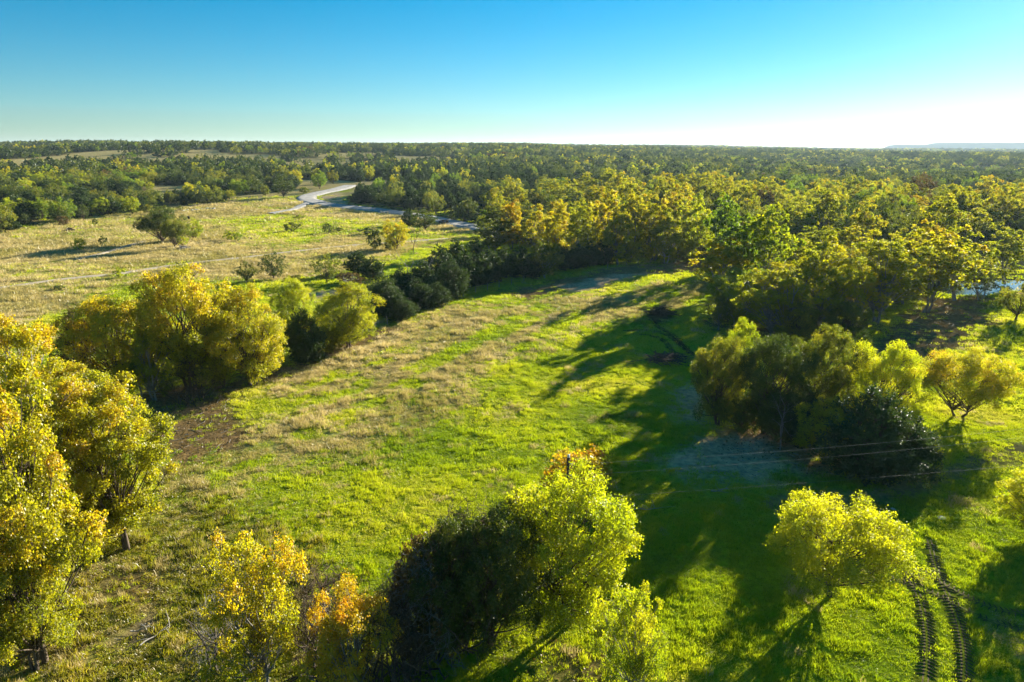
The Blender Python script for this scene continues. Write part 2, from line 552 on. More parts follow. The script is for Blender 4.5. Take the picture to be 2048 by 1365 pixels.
    for i, c in enumerate(C):
        if lod == 2: break
        if lod == 1 and i % 2: continue
        P, rad = stems[i % ns]
        hz = np.clip((c[2] - .28 * H - .35 * np.hypot(c[0], c[1])) / P[-1, 2], .18, .98)
        j = hz * (len(P) - 1); j0 = int(j); f = j - j0
        j1 = min(j0 + 1, len(P) - 1)
        p0 = P[j0] * (1 - f) + P[j1] * f
        r0 = (rad[j0] * (1 - f) + rad[j1] * f) * .55
        mid = (p0 + c) / 2 + np.array([0, 0, -.05 * H * rs.uniform(-.6, 1)]) + rs.normal(size=3) * .05 * Rr
        lb.tube(bez(p0, mid, c, 6), np.linspace(r0, .018, 6), 5 if lod == 0 else 3)
        for q in range(4 if lod == 0 else 1):
            d = rs.normal(size=3); d[2] = abs(d[2]) * .6; d /= np.linalg.norm(d)
            e = c + d * LR[i] * .95
            s0 = c * .75 + mid * .25
            lb.tube(bez(s0, (s0 + e) / 2 + rs.normal(size=3) * .1, e, 4), np.linspace(.022, .007, 4), 3)
    trunk = wd.mesh(kind + '_trunk', M[S['bark']])
    return crown, trunk, (lb.mesh(kind + '_limbs', M[S['bark']]) if lod == 0 else None)


_protos = {}


def proto(kind, var, lod):
    k = (kind, var, lod)
    if k not in _protos:
        _protos[k] = gen_tree(kind, var + 1, lod)
    return _protos[k]


NVAR = {'sycamore': 3, 'woodsyc': 3, 'elm': 3, 'umbrella': 2, 'oak': 2, 'juniper': 3, 'thin': 2, 'bush': 2, 'shrub': 2}
_rt = random.Random(5)
TREES = []          # (x, y, radius) of every placed tree, for leaf litter and the forest's spacing


def add_tree(name, kind, x, y, h, w, mat, lod, label, cat, group=None, var=None, rot=None, lean=(0, 0), bark=None, trunk=True):
    S = SPEC[kind]
    var = _rt.randrange(NVAR[kind]) if var is None else var % NVAR[kind]
    cm, tm, lm = proto(kind, var, lod)
    e = bpy.data.objects.new(name, None)
    col.objects.link(e)
    e.location = (x, y, float(height(x, y)))
    e.rotation_euler = (lean[0], lean[1], _rt.uniform(0, 6.28) if rot is None else rot)
    sw = w / S['W']
    e.scale = (sw, sw, h / S['H'])
    e.empty_display_size = .5
    tag(e, label, cat, group)
    c = link('crown', cm, e)
    if not len(cm.materials): cm.materials.append(None)
    c.material_slots[0].link = 'OBJECT'; c.material_slots[0].material = M[mat]
    if trunk:
        t = link('trunk', tm, e)
        if bark:
            t.material_slots[0].link = 'OBJECT'; t.material_slots[0].material = M[bark]
        if lm is not None:
            q = link('limbs', lm, t)
            if bark:
                q.material_slots[0].link = 'OBJECT'; q.material_slots[0].material = M[bark]
    TREES.append((x, y, w / 2))
    return e


def tree_px(name, kind, bx, by, ytop, wpx, mat, label, cat='tree', lod=None, **kw):
    # bx is the crown's middle: the foot stands plumb below it
    ymid = by - (by - ytop) * .55
    vp = 682.5 + FPX / math.tan(PITCH)
    x, y = at(1024 + (bx - 1024) * (vp - by) / (vp - ymid), by)
    z = float(height(x, y))
    h = top_height(x, y, z, ytop)
    dist = math.hypot(x, y)
    w = wpx / FPX * depth(x, y, z + h * .55)
    if lod is None:
        lod = 0 if dist < 120 else 1
    return add_tree(name, kind, x, y, max(h, .4), w, mat, lod, label, cat, **kw)


def scatter(name, pts, rot, scl, idx, protos, label, cat=None, tint=None):
    """one 'stuff' object: geometry-node instances of the prototypes on points"""
    n = len(pts)
    me = bpy.data.meshes.new(name)
    me.vertices.add(n); me.vertices.foreach_set('co', np.asarray(pts, np.float32).ravel())
    for an, typ, val, key in (('rot', 'FLOAT_VECTOR', rot, 'vector'), ('scl', 'FLOAT_VECTOR', scl, 'vector'), ('idx', 'INT', idx, 'value'),
                              ('tint', 'FLOAT', tint if tint is not None else np.zeros(n), 'value')):
        a = me.attributes.new(an, typ, 'POINT')
        a.data.foreach_set(key, np.asarray(val, np.int32 if typ == 'INT' else np.float32).ravel())
    o = link(name, me)
    tag(o, label, cat, kind='stuff')
    pc = bpy.data.collections.new(name + '_pieces')
    for i, pm in enumerate(protos):
        pc.objects.link(bpy.data.objects.new('%s_piece_%03d' % (name, i), pm))
    g = bpy.data.node_groups.new(name + '_nodes', 'GeometryNodeTree')
    g.interface.new_socket('Geometry', in_out='INPUT', socket_type='NodeSocketGeometry')
    g.interface.new_socket('Geometry', in_out='OUTPUT', socket_type='NodeSocketGeometry')
    N = g.nodes
    gi, go = N.new('NodeGroupInput'), N.new('NodeGroupOutput')
    ip = N.new('GeometryNodeInstanceOnPoints')
    ci = N.new('GeometryNodeCollectionInfo')
    ci.inputs['Collection'].default_value = pc
    ci.inputs['Separate Children'].default_value = True
    ci.inputs['Reset Children'].default_value = True
    def na(nm, dt):
        q = N.new('GeometryNodeInputNamedAttribute'); q.data_type = dt; q.inputs['Name'].default_value = nm
        return q.outputs['Attribute']
    L = g.links
    L.new(gi.outputs[0], ip.inputs['Points']); L.new(ci.outputs[0], ip.inputs['Instance'])
    ip.inputs['Pick Instance'].default_value = True
    L.new(na('idx', 'INT'), ip.inputs['Instance Index'])
    L.new(na('rot', 'FLOAT_VECTOR'), ip.inputs['Rotation'])
    L.new(na('scl', 'FLOAT_VECTOR'), ip.inputs['Scale'])
    L.new(ip.outputs[0], go.inputs[0])
    md = o.modifiers.new('pieces', 'NODES'); md.node_group = g
    return o


# ------------------------------------------------------------------ places on the ground (found in the photo, kept as world polygons)
ROAD = smooth_line(W([(700, 372), (672, 380), (640, 387), (612, 396), (640, 408), (700, 416), (770, 424), (840, 434), (900, 446), (960, 457), (1030, 466)]), 10)
SPUR = smooth_line(W([(630, 402), (606, 411), (585, 420), (540, 428)]), 8)
TRACK1 = smooth_line(W([(-120, 590), (0, 577), (120, 560), (230, 549), (330, 534), (430, 522), (560, 507), (700, 492), (800, 485), (900, 478)]), 8)
TRACK2 = smooth_line(W([(150, 520), (210, 506), (250, 494), (285, 484)]), 8)
PASTURE = W([(-300, 700), (0, 668), (130, 620), (260, 570), (400, 560), (560, 560), (690, 540), (780, 510), (860, 490), (960, 474), (1010, 462),
             (900, 440), (760, 418), (640, 402), (560, 395), (400, 410), (200, 432), (0, 462), (-300, 490)])
FIELD_DRY = [W([(430, 900), (560, 820), (760, 710), (920, 640), (1080, 600), (1180, 590), (1230, 600), (1130, 660), (1000, 730), (860, 790), (700, 850), (520, 930)]),
             W([(1120, 620), (1260, 590), (1400, 548), (1440, 570), (1420, 610), (1300, 625), (1180, 650)]),
             W([(400, 940), (560, 890), (720, 860), (900, 760), (1000, 730), (960, 790), (760, 890), (600, 950), (450, 990)]),
             W([(300, 960), (420, 930), (480, 985), (430, 1080), (330, 1120), (250, 1060)]),
             W([(560, 760), (700, 690), (860, 630), (960, 605), (980, 640), (840, 700), (680, 780), (580, 800)])]
LITTER = [W([(275, 800), (330, 770), (450, 762), (500, 785), (455, 835), (470, 880), (390, 930), (270, 920)]),
          W([(430, 775), (560, 725), (680, 680), (780, 640), (800, 655), (690, 705), (560, 755), (470, 800)]),
          W([(1000, 585), (1120, 560), (1260, 528), (1440, 522), (1440, 545), (1300, 548), (1180, 572), (1060, 600)]),
          W([(1690, 800), (1730, 700), (1790, 630), (1860, 596), (1985, 590), (1965, 660), (1915, 730), (1840, 800)]),
          W([(-60, 1330), (-40, 1100), (120, 1070), (260, 1130), (300, 1240), (150, 1365)]),
          W([(1440, 900), (1450, 830), (1620, 850), (1800, 920), (1700, 960), (1560, 935)]),
          W([(1080, 1300), (1180, 1230), (1250, 1230), (1240, 1320), (1150, 1365)])]
GREY = [W([(628, 398), (672, 384), (690, 392), (700, 410), (660, 408)]), W([(1330, 905), (1420, 880), (1540, 880), (1555, 930), (1500, 965), (1400, 970), (1350, 940)]),
        W([(1355, 790), (1400, 765), (1450, 770), (1440, 850), (1380, 845)]),
        W([(1120, 575), (1220, 548), (1300, 545), (1240, 565), (1150, 590)]),
        W([(610, 590), (700, 575), (720, 585), (630, 602)])]
DARKP = [W([(1285, 625), (1330, 612), (1350, 625), (1335, 648), (1290, 645)])]
BARE = [W([(230, 1265), (300, 1230), (330, 1260), (300, 1290), (240, 1290)]), W([(1560, 1030), (1580, 980), (1600, 985), (1595, 1030)])]
PATH = smooth_line(W([(1560, 1010), (1680, 1000), (1790, 985), (1880, 950), (1960, 925), (2060, 900)]), 8)
RUTS = [smooth_line(W(p), 6) for p in ([(990, 770), (965, 805), (945, 845), (935, 890)], [(1012, 785), (985, 820), (968, 860), (960, 900)])]
TYRES = [smooth_line(W(p), 8) for p in (
    [(1846, 1400), (1853, 1330), (1852, 1260), (1840, 1200), (1818, 1150), (1800, 1110)],
    [(1922, 1400), (1928, 1330), (1920, 1260), (1898, 1195), (1874, 1140), (1858, 1080)],
    [(1788, 1160), (1850, 1180), (1920, 1215), (1990, 1245), (2075, 1265)],
    [(1815, 1128), (1880, 1165), (1950, 1202), (2010, 1222), (2075, 1230)])]
SKIDS = [smooth_line(W(p), 8) for p in (
    [(1250, 663), (1290, 661), (1325, 667), (1352, 682), (1372, 700), (1400, 716)],
    [(1268, 669), (1305, 672), (1332, 686), (1345, 704), (1378, 714)],
    [(1302, 640), (1318, 655), (1345, 670), (1365, 690), (1385, 712)])]
POND = W([(1868, 572), (1920, 560), (2000, 556), (2060, 562), (2040, 580), (1960, 590), (1890, 590)])
OPEN = [flat(*p) for p in [(-900, 1900), (-900, 500)]] + W([(-300, 492), (0, 466), (140, 448), (250, 428), (400, 411), (560, 397), (690, 376), (672, 402), (720, 414),
        (830, 433), (960, 462), (985, 486), (1060, 505), (1180, 522), (1400, 528), (1440, 540), (1432, 600), (1420, 660), (1470, 690), (1700, 690), (1760, 625), (1850, 592),
        (1960, 576), (2100, 590), (2500, 630)]) + [flat(2900, 1900)]

G_GREEN = np.array([.19, .28, .012]); G_LIME = np.array([.31, .34, .014]); G_TAN = np.array([.50, .42, .19])
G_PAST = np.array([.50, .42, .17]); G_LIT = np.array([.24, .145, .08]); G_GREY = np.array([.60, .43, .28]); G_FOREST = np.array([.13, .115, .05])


def zones(x, y):
    z = {}
    r = np.hypot(x, y)
    ca, sa = math.cos(R(30)), math.sin(R(30))          # the mowing direction of the field
    u = x * sa + y * ca; v = x * ca - y * sa
    streak = fbm(u / 22 + 3, v / 3.2, 4)
    tuft = fbm(x / 2.4, y / 2.4 + 40, 3)
    dry = np.zeros(x.shape)
    for p in FIELD_DRY:
        dry = np.maximum(dry, area(x, y, p, 3.5))
    z['dry'] = np.clip(dry * sstep(.36, .50, streak * .7 + tuft * .3) * 1.0 + sstep(.62, .78, tuft) * .35, 0, 1)
    z['past'] = area(x, y, PASTURE, 4.0)
    lit = np.zeros(x.shape)
    for p in LITTER:
        lit = np.maximum(lit, area(x, y, p, 2.2))
    z['lit'] = lit * sstep(.12, .4, tuft + .1) * (1 - .55 * area(x, y, LITTER[4], 3.0))
    gr = np.zeros(x.shape)
    for p in GREY:
        gr = np.maximum(gr, area(x, y, p, 2.0))
    z['grey'] = gr * sstep(.10, .38, tuft + .05)
    dk = np.zeros(x.shape)
    for p in DARKP:
        dk = np.maximum(dk, area(x, y, p, 1.2))
    z['dark'] = dk
    ba = np.zeros(x.shape)
    for p in BARE:
        ba = np.maximum(ba, area(x, y, p, 1.0))
    ba = np.maximum(ba, sstep(1.9, .5, dpoly(x, y, PATH) + (tuft - .5) * 2.5) * .85)
    z['bare'] = ba
    rut = np.zeros(x.shape)
    for p in RUTS:
        rut = np.maximum(rut, sstep(.4, .12, dpoly(x, y, p)))
    z['rut'] = rut
    ty = np.zeros(x.shape)
    for p in TYRES:
        ty = np.maximum(ty, sstep(.62, .42, dpoly(x, y, p)) * .95)
    for p in SKIDS:
        ty = np.maximum(ty, sstep(.6, .35, dpoly(x, y, p)))
    z['tyre'] = ty
    z['open'] = area(x, y, OPEN, 5.0)
    z['tuft'] = tuft; z['streak'] = streak
    z['weed'] = area(x, y, W([(-200, 1365), (-100, 1100), (200, 1080), (330, 960), (470, 980), (600, 1080), (620, 1200), (520, 1365)]), 4.0)
    return z


def wood_gap(x, y):
    """above 0 where the woods open into dry clearings"""
    r = np.hypot(x, y); az = np.degrees(np.arctan2(x, y))
    cl = fbm(x / 85 + 31, y / 85 + 8, 3)
    thr = np.interp(az, [-45, -28, -18, -8, 0, 45], [.64, .61, .52, .53, .66, .64])
    return cl - thr - sstep(520, 330, r) * .2


CLEAR = [W([(545, 326), (700, 318), (760, 326), (740, 344), (590, 346)]), W([(760, 318), (870, 312), (900, 324), (800, 334)]), W([(370, 322), (460, 316), (480, 326), (390, 332)]),
         W([(420, 302), (560, 300), (560, 305), (430, 307)]), W([(600, 306), (760, 302), (780, 309), (620, 313)]), W([(0, 344), (60, 340), (70, 346), (0, 350)])]


def ground_colour(x, y):
    z = zones(x, y)
    n = fbm(x / 14 + 9, y / 14, 4)[:, None]
    c = G_GREEN * (1 - n) * 1.15 + G_LIME * n * 1.05
    def over(c, m, k):
        m = m[:, None]
        return c * (1 - m) + k * m
    c = over(c, z['weed'] * .55, np.array([.20, .18, .035]))
    c = over(c, z['dry'] * .75, G_TAN)
    pg = sstep(.50, .68, fbm(x / 28 + 2, y / 16, 4)) * .75
    pgreen = area(x, y, W([(440, 480), (420, 440), (560, 425), (740, 440), (1000, 470), (860, 485), (700, 470), (560, 500)]), 8.0)
    pc = G_PAST[None] * (1 - np.maximum(pg * .55, pgreen * .8)[:, None]) + G_LIME[None] * np.maximum(pg * .55, pgreen * .8)[:, None]
    c = over(c, z['past'], pc)
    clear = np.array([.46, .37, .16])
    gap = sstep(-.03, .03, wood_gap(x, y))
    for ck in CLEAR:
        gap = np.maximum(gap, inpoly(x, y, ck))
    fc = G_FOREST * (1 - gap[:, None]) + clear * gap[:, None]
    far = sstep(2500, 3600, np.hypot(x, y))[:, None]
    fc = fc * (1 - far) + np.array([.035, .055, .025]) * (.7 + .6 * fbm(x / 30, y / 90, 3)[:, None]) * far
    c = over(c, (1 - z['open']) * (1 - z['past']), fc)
    c = over(c, z['lit'] * .9, G_LIT)
    c = over(c, z['grey'] * .85, G_GREY)
    c = over(c, z['bare'] * .9, np.array([.24, .18, .11]))
    c = over(c, z['dark'] * .9, np.array([.06, .04, .025]))
    c = over(c, z['rut'] * .6, np.array([.06, .09, .012]))
    c = over(c, z['tyre'] * .5, np.array([.16, .15, .03]))
    return c


def build_ground():
    azs = np.concatenate([np.arange(-180, -56, 4.0), np.arange(-56, 56.01, .34), np.arange(60, 180, 4.0)])
    rr = [3.0]
    while rr[-1] < 9500:
        r_ = rr[-1]
        rr.append(r_ + (.6 if r_ < 160 else max(.6, (r_ - 160) * .022 + .6)))
    rr = np.array(rr)
    A, Q = np.meshgrid(np.radians(azs), rr)
    x = (Q * np.sin(A)).ravel(); y = (Q * np.cos(A)).ravel()
    zz = height(x, y)
    inp = inpoly(x, y, POND)
    zz = np.where(inp, zz - .9, zz)
    na, nr = len(azs), len(rr)
    i = (np.arange(nr - 1)[:, None] * na); j = np.arange(na)[None]; j2 = (j + 1) % na
    q = np.stack([i + j, i + j2, i + na + j2, i + na + j], -1).reshape(-1, 4)[:, ::-1]
    verts = np.concatenate([np.stack([x, y, zz], 1), [[0, 0, float(height(0, 0))]]])
    ctr = len(verts) - 1
    fan = np.stack([np.full(na, ctr), (np.arange(na) + 1) % na, np.arange(na)], 1)
    gc = ground_colour(np.append(x, 0.0), np.append(y, 0.0))
    gc = np.concatenate([gc, np.ones((len(gc), 1))], 1).astype(np.float32)
    me = mesh_np('ground', verts, [q, fan], M['ground'], {'gcol': ('POINT', 'FLOAT_COLOR', gc)}, smooth=True)
    tag(link('ground', me), kind='structure')


build_ground()


def ribbon(name, line, width, mat, lift=.03, ragged=.25, cols=5, seed=0):
    P = np.array(line); T = np.gradient(P, axis=0); T /= np.linalg.norm(T, axis=1, keepdims=True) + 1e-9
    # resample densely
    s = np.concatenate([[0], np.cumsum(np.linalg.norm(np.diff(P, axis=0), axis=1))])
    k = max(8, int(s[-1] / max(.5, width * .25)))
    u = np.linspace(0, s[-1], k)
    P = np.stack([np.interp(u, s, P[:, 0]), np.interp(u, s, P[:, 1])], 1)
    T = np.gradient(P, axis=0); T /= np.linalg.norm(T, axis=1, keepdims=True) + 1e-9
    Nn = np.stack([T[:, 1], -T[:, 0]], 1)
    vv = []
    for c in range(cols):
        o = (c / (cols - 1) - .5) * width
        o = o + (0 if 0 < c < cols - 1 else 1) * (fbm(u / width / 1.2 + seed + c * 9, u * 0 + c, 3) - .5) * width * ragged * 2
        p = P + Nn * np.broadcast_to(o, (k,))[:, None]
        edge = c in (0, cols - 1)
        vv.append(np.stack([p[:, 0], p[:, 1], height(p[:, 0], p[:, 1]) + (lift if not edge else -.05)], 1))
    V = np.stack(vv, 1).reshape(-1, 3)
    i = np.arange(k - 1)[:, None] * cols; j = np.arange(cols - 1)[None]
    q = np.stack([i + j, i + j + 1, i + cols + j + 1, i + cols + j], -1).reshape(-1, 4)
    return tag(link(name, mesh_np(name, V, q, mat, smooth=True)), kind='structure')


ribbon('gravel_road', ROAD, 9.5, M['gravel'], .42, .12, 9, 1)
ribbon('gravel_road', SPUR, 4.5, M['gravel'], .3, .2, 7, 5)
ribbon('dirt_track', TRACK1, 2.6, M['dirt'], .16, .3, 5, 2)
ribbon('dirt_track', TRACK2, 2.2, M['dirt'], .16, .3, 5, 3)

# pond behind the right-hand trees
pm = np.array(POND); pc_ = pm.mean(0); zp = float(height(*pc_)) - .35
pv = np.concatenate([[[*pc_, zp]], np.stack([(pm[:, 0] - pc_[0]) * 1.05 + pc_[0], (pm[:, 1] - pc_[1]) * 1.05 + pc_[1], np.full(len(pm), zp)], 1)])
pf = np.array([[0, i + 1, (i + 1) % len(pm) + 1] for i in range(len(pm))])
tag(link('pond_water', mesh_np('pond_water', pv, pf, M['water'])), kind='structure')


def tyre_track(line, width, mat, seed, lug=True):
    """pressed mud strip with the tread's diagonal bars standing beside the grooves"""
    rs = np.random.RandomState(seed)
    P = np.array(line)
    s = np.concatenate([[0], np.cumsum(np.linalg.norm(np.diff(P, axis=0), axis=1))])
    k = int(s[-1] / .27)
    u = np.linspace(0, s[-1], k)
    P = np.stack([np.interp(u, s, P[:, 0]), np.interp(u, s, P[:, 1])], 1)
    T = np.gradient(P, axis=0); T /= np.linalg.norm(T, axis=1, keepdims=True) + 1e-9
    Nn = np.stack([T[:, 1], -T[:, 0]], 1)
    rows = []
    for c, (o, dz) in enumerate([(-.5, -.05), (-.28, .006), (0, -.01), (.28, .006), (.5, -.05)]):
        oo = o * width * (1 + .25 * (fbm(u / .6 + c * 5 + seed, u * 0, 2) - .5))
        p = P + Nn * oo[:, None]
        rows.append(np.stack([p[:, 0], p[:, 1], height(p[:, 0], p[:, 1]) + dz], 1))
    V = np.stack(rows, 1).reshape(-1, 3)
    i = np.arange(k - 1)[:, None] * 5; j = np.arange(4)[None]
    q = np.stack([i + j, i + j + 1, i + 5 + j + 1, i + 5 + j], -1).reshape(-1, 4)
    vs_, fs = [V], [q]; n = len(V)
    if lug:
        wd = Wood()
        for t in range(0, k - 2, 1):
            if rs.rand() < .14: continue
            for sd in (-1, 1):
                a = P[t] + Nn[t] * sd * width * .08
                b = P[t] + Nn[t] * sd * width * (1.05 + rs.uniform(-.12, .12)) - T[t] * width * .4
                za, zb = float(height(*a)), float(height(*b))
                wd.tube([(a[0], a[1], za + .0), ((a[0] + b[0]) / 2, (a[1] + b[1]) / 2, (za + zb) / 2 + .03), (b[0], b[1], zb + .0)], [.03, .035, .015], 4)
        lv = np.concatenate(wd.v); lf = np.concatenate(wd.f) + n
        vs_.append(lv); fs.append(lf)
    me = mesh_np('tyre_track', np.concatenate(vs_), np.concatenate(fs), mat, smooth=False)
    return tag(link('tyre_track', me), kind='structure')


for i, t in enumerate(TYRES):
    tyre_track(t, .46 if i < 2 else .36, M['mud'], 20 + i)
for i, t in enumerate(SKIDS):
    tyre_track(t, .5, M['blackmud'], 40 + i)

# ------------------------------------------------------------------ trees picked out one by one: kind, base px, top row, width px, leaf, label
def T(kind, bx, by, yt, w, mat, label, name=None, **kw):
    nm = name or {'sycamore': 'sycamore_tree', 'woodsyc': 'sycamore_tree', 'elm': 'elm_tree', 'umbrella': 'spreading_tree', 'oak': 'oak_tree', 'juniper': 'cedar_tree',
                  'thin': 'thin_tree', 'bush': 'bush', 'shrub': 'shrub'}[kind]
    return tree_px(nm, kind, bx, by, yt, w, mat, label, 'bush' if kind in ('bush', 'shrub') else 'tree', **kw)


# left foreground
T('sycamore', 10, 1320, 690, 290, 'sycyellow', 'tall yellow sycamore cut by the left edge, nearest to the viewer', var=0, bark='bark')
T('elm', 25, 1345, 1010, 210, 'sycyellow', 'low yellow-green leafy tree in the bottom left corner', var=0)
T('sycamore', 105, 1125, 732, 270, 'sycyellow', 'large yellow-green sycamore with dark trunk base showing, left foreground', var=1, rot=.6, bark='bark')
T('sycamore', 225, 1095, 738, 235, 'sycyellow', 'yellow-green sycamore right of the one with the dark trunk base', var=2, rot=3.6, bark='bark')
T('sycamore', 25, 1000, 598, 240, 'gold', 'tall golden sycamore behind the foreground sycamores at the left edge', var=2)
T('sycamore', 175, 1000, 715, 200, 'sycyellow', 'shorter yellow-green sycamore beside the brown leaf patch at left', var=0, rot=2.2)
# left middle group
T('elm', 235, 790, 588, 225, 'gold', 'yellow broad tree at the left end of the golden group above the brown leaf patch', var=0)
T('elm', 365, 782, 520, 215, 'gold', 'tallest golden tree of the group left of the green field', var=1, rot=1.0)
T('elm', 495, 770, 578, 165, 'gold', 'orange-gold tree at the right end of the golden group', var=2)
T('thin', 300, 800, 640, 130, 'yellowgreen', 'low yellow-green tree between the golden trees with bare twigs below', var=0)
T('elm', 430, 775, 630, 170, 'yellowgreen', 'olive-yellow leafy tree in front of the golden group', var=1, rot=4)
T('thin', 150, 790, 618, 120, 'brownleaf', 'brown half-bare tree at the left of the golden group', var=1)
T('elm', 585, 690, 556, 92, 'lime', 'bright lime round-topped tree just right of the golden group', var=0)
T('juniper', 608, 725, 612, 88, 'juniper', 'dark cedar in front of the lime round-topped tree', var=0)
T('elm', 692, 695, 568, 142, 'yellowgreen', 'olive round tree with yellow crown among cedars left of the field', var=2, rot=3)
T('shrub', 655, 702, 650, 75, 'olive', 'low olive shrub at the foot of the olive round tree')
# cedar hedge along the top edge of the field
CED = [(770, 632, 545, 88), (800, 640, 585, 70), (838, 618, 555, 80), (872, 612, 562, 66), (900, 596, 515, 90), (735, 620, 560, 70), (880, 560, 484, 70), (912, 545, 474, 66),
       (935, 575, 492, 80), (960, 570, 500, 74), (985, 563, 498, 70), (1010, 556, 492, 72), (1040, 550, 488, 74), (1062, 556, 505, 60), (1130, 540, 492, 68), (1155, 536, 486, 66),
       (950, 532, 476, 64), (1180, 533, 482, 62), (1205, 530, 478, 60), (845, 580, 520, 66), (800, 585, 535, 64), (1085, 540, 490, 60)]
NTH = ['first', 'second', 'third', 'fourth', 'fifth', 'sixth', 'seventh', 'eighth', 'ninth', 'tenth', 'eleventh', 'twelfth', 'thirteenth', 'fourteenth', 'fifteenth', 'sixteenth',
       'seventeenth', 'eighteenth', 'nineteenth', 'twentieth', 'next-to-last', 'last']
for i, (bx, by, yt, w) in enumerate(CED):
    T('juniper', bx, by, yt, w, 'juniper', '%s dark cedar from the left in the hedge beside the green field' % NTH[sorted(CED).index((bx, by, yt, w))], var=i, group='cedars in the hedge beside the green field')
T('oak', 652, 566, 508, 62, 'olive', 'olive tree with pale trunk in the creek belt left of the dead grey tree')
T('oak', 545, 558, 505, 54, 'oak', 'taller dark oak of the pair behind the golden group', var=0)
T('oak', 493, 566, 525, 42, 'olive', 'smaller round oak of the pair behind the golden group', var=1)
T('juniper', 715, 548, 500, 62, 'juniper', 'dark cedar by the creek behind the olive round tree', var=1)
T('juniper', 745, 560, 512, 60, 'juniper', 'low dark cedar beside the grey brush in the creek belt', var=2)
T('shrub', 700, 575, 545, 60, 'brownleaf', 'brown bare shrub under the cedars by the dry creek')
T('thin', 590, 572, 548, 50, 'olive', 'small thin olive tree beside the taller dark oak of the pair')
T('elm', 790, 500, 436, 58, 'gold', 'golden olive round tree standing alone by the dirt track', var=0)
T('shrub', 750, 500, 458, 32, 'oak', 'small dark tree left of the golden olive round tree')
T('shrub', 778, 500, 480, 22, 'olive', 'tiny shrub between the small dark tree and the golden olive tree')
T('oak', 848, 462, 420, 62, 'oak', 'dark oak beside the gravel road, left of its right end', var=1)
T('juniper', 818, 452, 415, 36, 'juniper', 'dark cedar behind the oak beside the gravel road', var=0)
T('shrub', 888, 448, 440, 24, 'brownleaf', 'brown brush heap beside the gravel road')
T('oak', 930, 442, 402, 38, 'olive', 'round grey-green tree on the far side of the gravel road', var=0)
T('shrub', 905, 442, 420, 22, 'oak', 'small dark bush on the far side of the gravel road')
T('elm', 1092, 557, 478, 80, 'olive', 'pale-trunked tree with olive crown standing in front of the cedar hedge', var=1, bark='palebark')
# golden row behind the field
ROW = [(985, 505, 418, 90, 'olive', 'olive'), (1024, 500, 396, 50, 'orange', 'orange-topped'), (1075, 510, 408, 66, 'gold', 'golden'), (1120, 515, 402, 70, 'gold', 'golden'),
       (1165, 520, 396, 70, 'yellowgreen', 'yellow'), (1215, 525, 378, 76, 'gold', 'golden'), (1262, 525, 384, 76, 'gold', 'golden'), (1310, 522, 388, 80, 'gold', 'golden'),
       (1355, 520, 396, 74, 'yellowgreen', 'yellow'), (1395, 522, 394, 72, 'lime', 'lime'), (1050, 485, 430, 70, 'olive', 'olive'), (1240, 530, 410, 70, 'yellowgreen', 'yellow'),
       (1335, 527, 420, 64, 'yellowgreen', 'yellow'), (1145, 505, 440, 60, 'yellowgreen', 'yellow')]
WHERE = ['at the left end of the row behind the field', 'left in the row behind the field, orange-leaved at its top', 'right of the orange-topped tree behind the field',
         'above the pale-trunked tree behind the field', 'in the middle of the row behind the field, beside paler crowns', 'with the highest top in the row behind the field',
         'just right of the highest tree behind the field', 'right of centre in the row behind the field', 'near the right end of the row behind the field',
         'at the right end of the row behind the field', 'low at the back of the row near its left end', 'standing in front of the highest tree of the row',
         'standing in front of the right part of the row', 'low in front of the middle of the row']
for i, (bx, by, yt, w, m, c) in enumerate(ROW):
    T('sycamore', bx, by, yt, w * 1.1, m, '%s sycamore %s' % (c, WHERE[i]), var=i, bark='greybark' if i % 4 else 'palebark', group='tall trees in the row behind the field')
# right of the gap
T('woodsyc', 1480, 590, 425, 110, 'green', 'fresh green tall tree right of the gap behind the field', var=0)
T('woodsyc', 1540, 600, 410, 120, 'lime', 'lime tall tree beside the fresh green tree right of the gap', var=1)
T('woodsyc', 1450, 545, 385, 90, 'green', 'green tall tree at the back of the gap behind the field', var=2)
T('thin', 1475, 560, 455, 70, 'green', 'thin green tree with bare pale branches right of the gap', var=0, bark='palebark')
T('elm', 1475, 655, 560, 80, 'lime', 'lime leafy tree with pale stem at the right border of the field', var=1, bark='palebark')
T('elm', 1545, 665, 555, 82, 'lime', 'brighter lime tree right of the pale-stemmed one at the field border', var=2)
T('thin', 1440, 660, 585, 70, 'olive', 'dull olive small tree at the right border of the field', var=1)
T('woodsyc', 1655, 670, 470, 165, 'yellowgreen', 'big yellow sycamore with white limbs, front of the right-hand wood', var=1)
T('woodsyc', 1770, 645, 460, 175, 'yellowgreen', 'big yellow-olive sycamore beside the bare leafy slope at right', var=2, rot=1.5)
T('woodsyc', 1865, 625, 455, 165, 'gold', 'golden-olive sycamore whose pale leaning trunk stands on the leafy slope', var=0, lean=(0, R(8)))
T('woodsyc', 1925, 602, 455, 115, 'yellowgreen', 'yellow-olive sycamore in front of the pond', var=1, rot=2, lean=(0, R(7)))
T('thin', 1967, 600, 520, 110, 'olive', 'dark-trunked olive tree at the right end of the pond', var=0, lean=(0, R(8)))
T('oak', 2040, 640, 560, 80, 'olive', 'dark olive oak at the right edge below the pond', var=1)
T('woodsyc', 2022, 568, 455, 105, 'yellowgreen', 'yellow-olive sycamore behind the pond at the right edge', var=2)
T('elm', 1600, 690, 590, 110, 'olive', 'olive understorey tree in front of the big yellow sycamore', var=0)
T('elm', 1690, 690, 600, 100, 'olive', 'olive understorey tree left of the bare leafy slope', var=1)
T('thin', 1815, 610, 540, 90, 'yellowgreen', 'thin yellow tree on the upper part of the leafy slope', var=1)
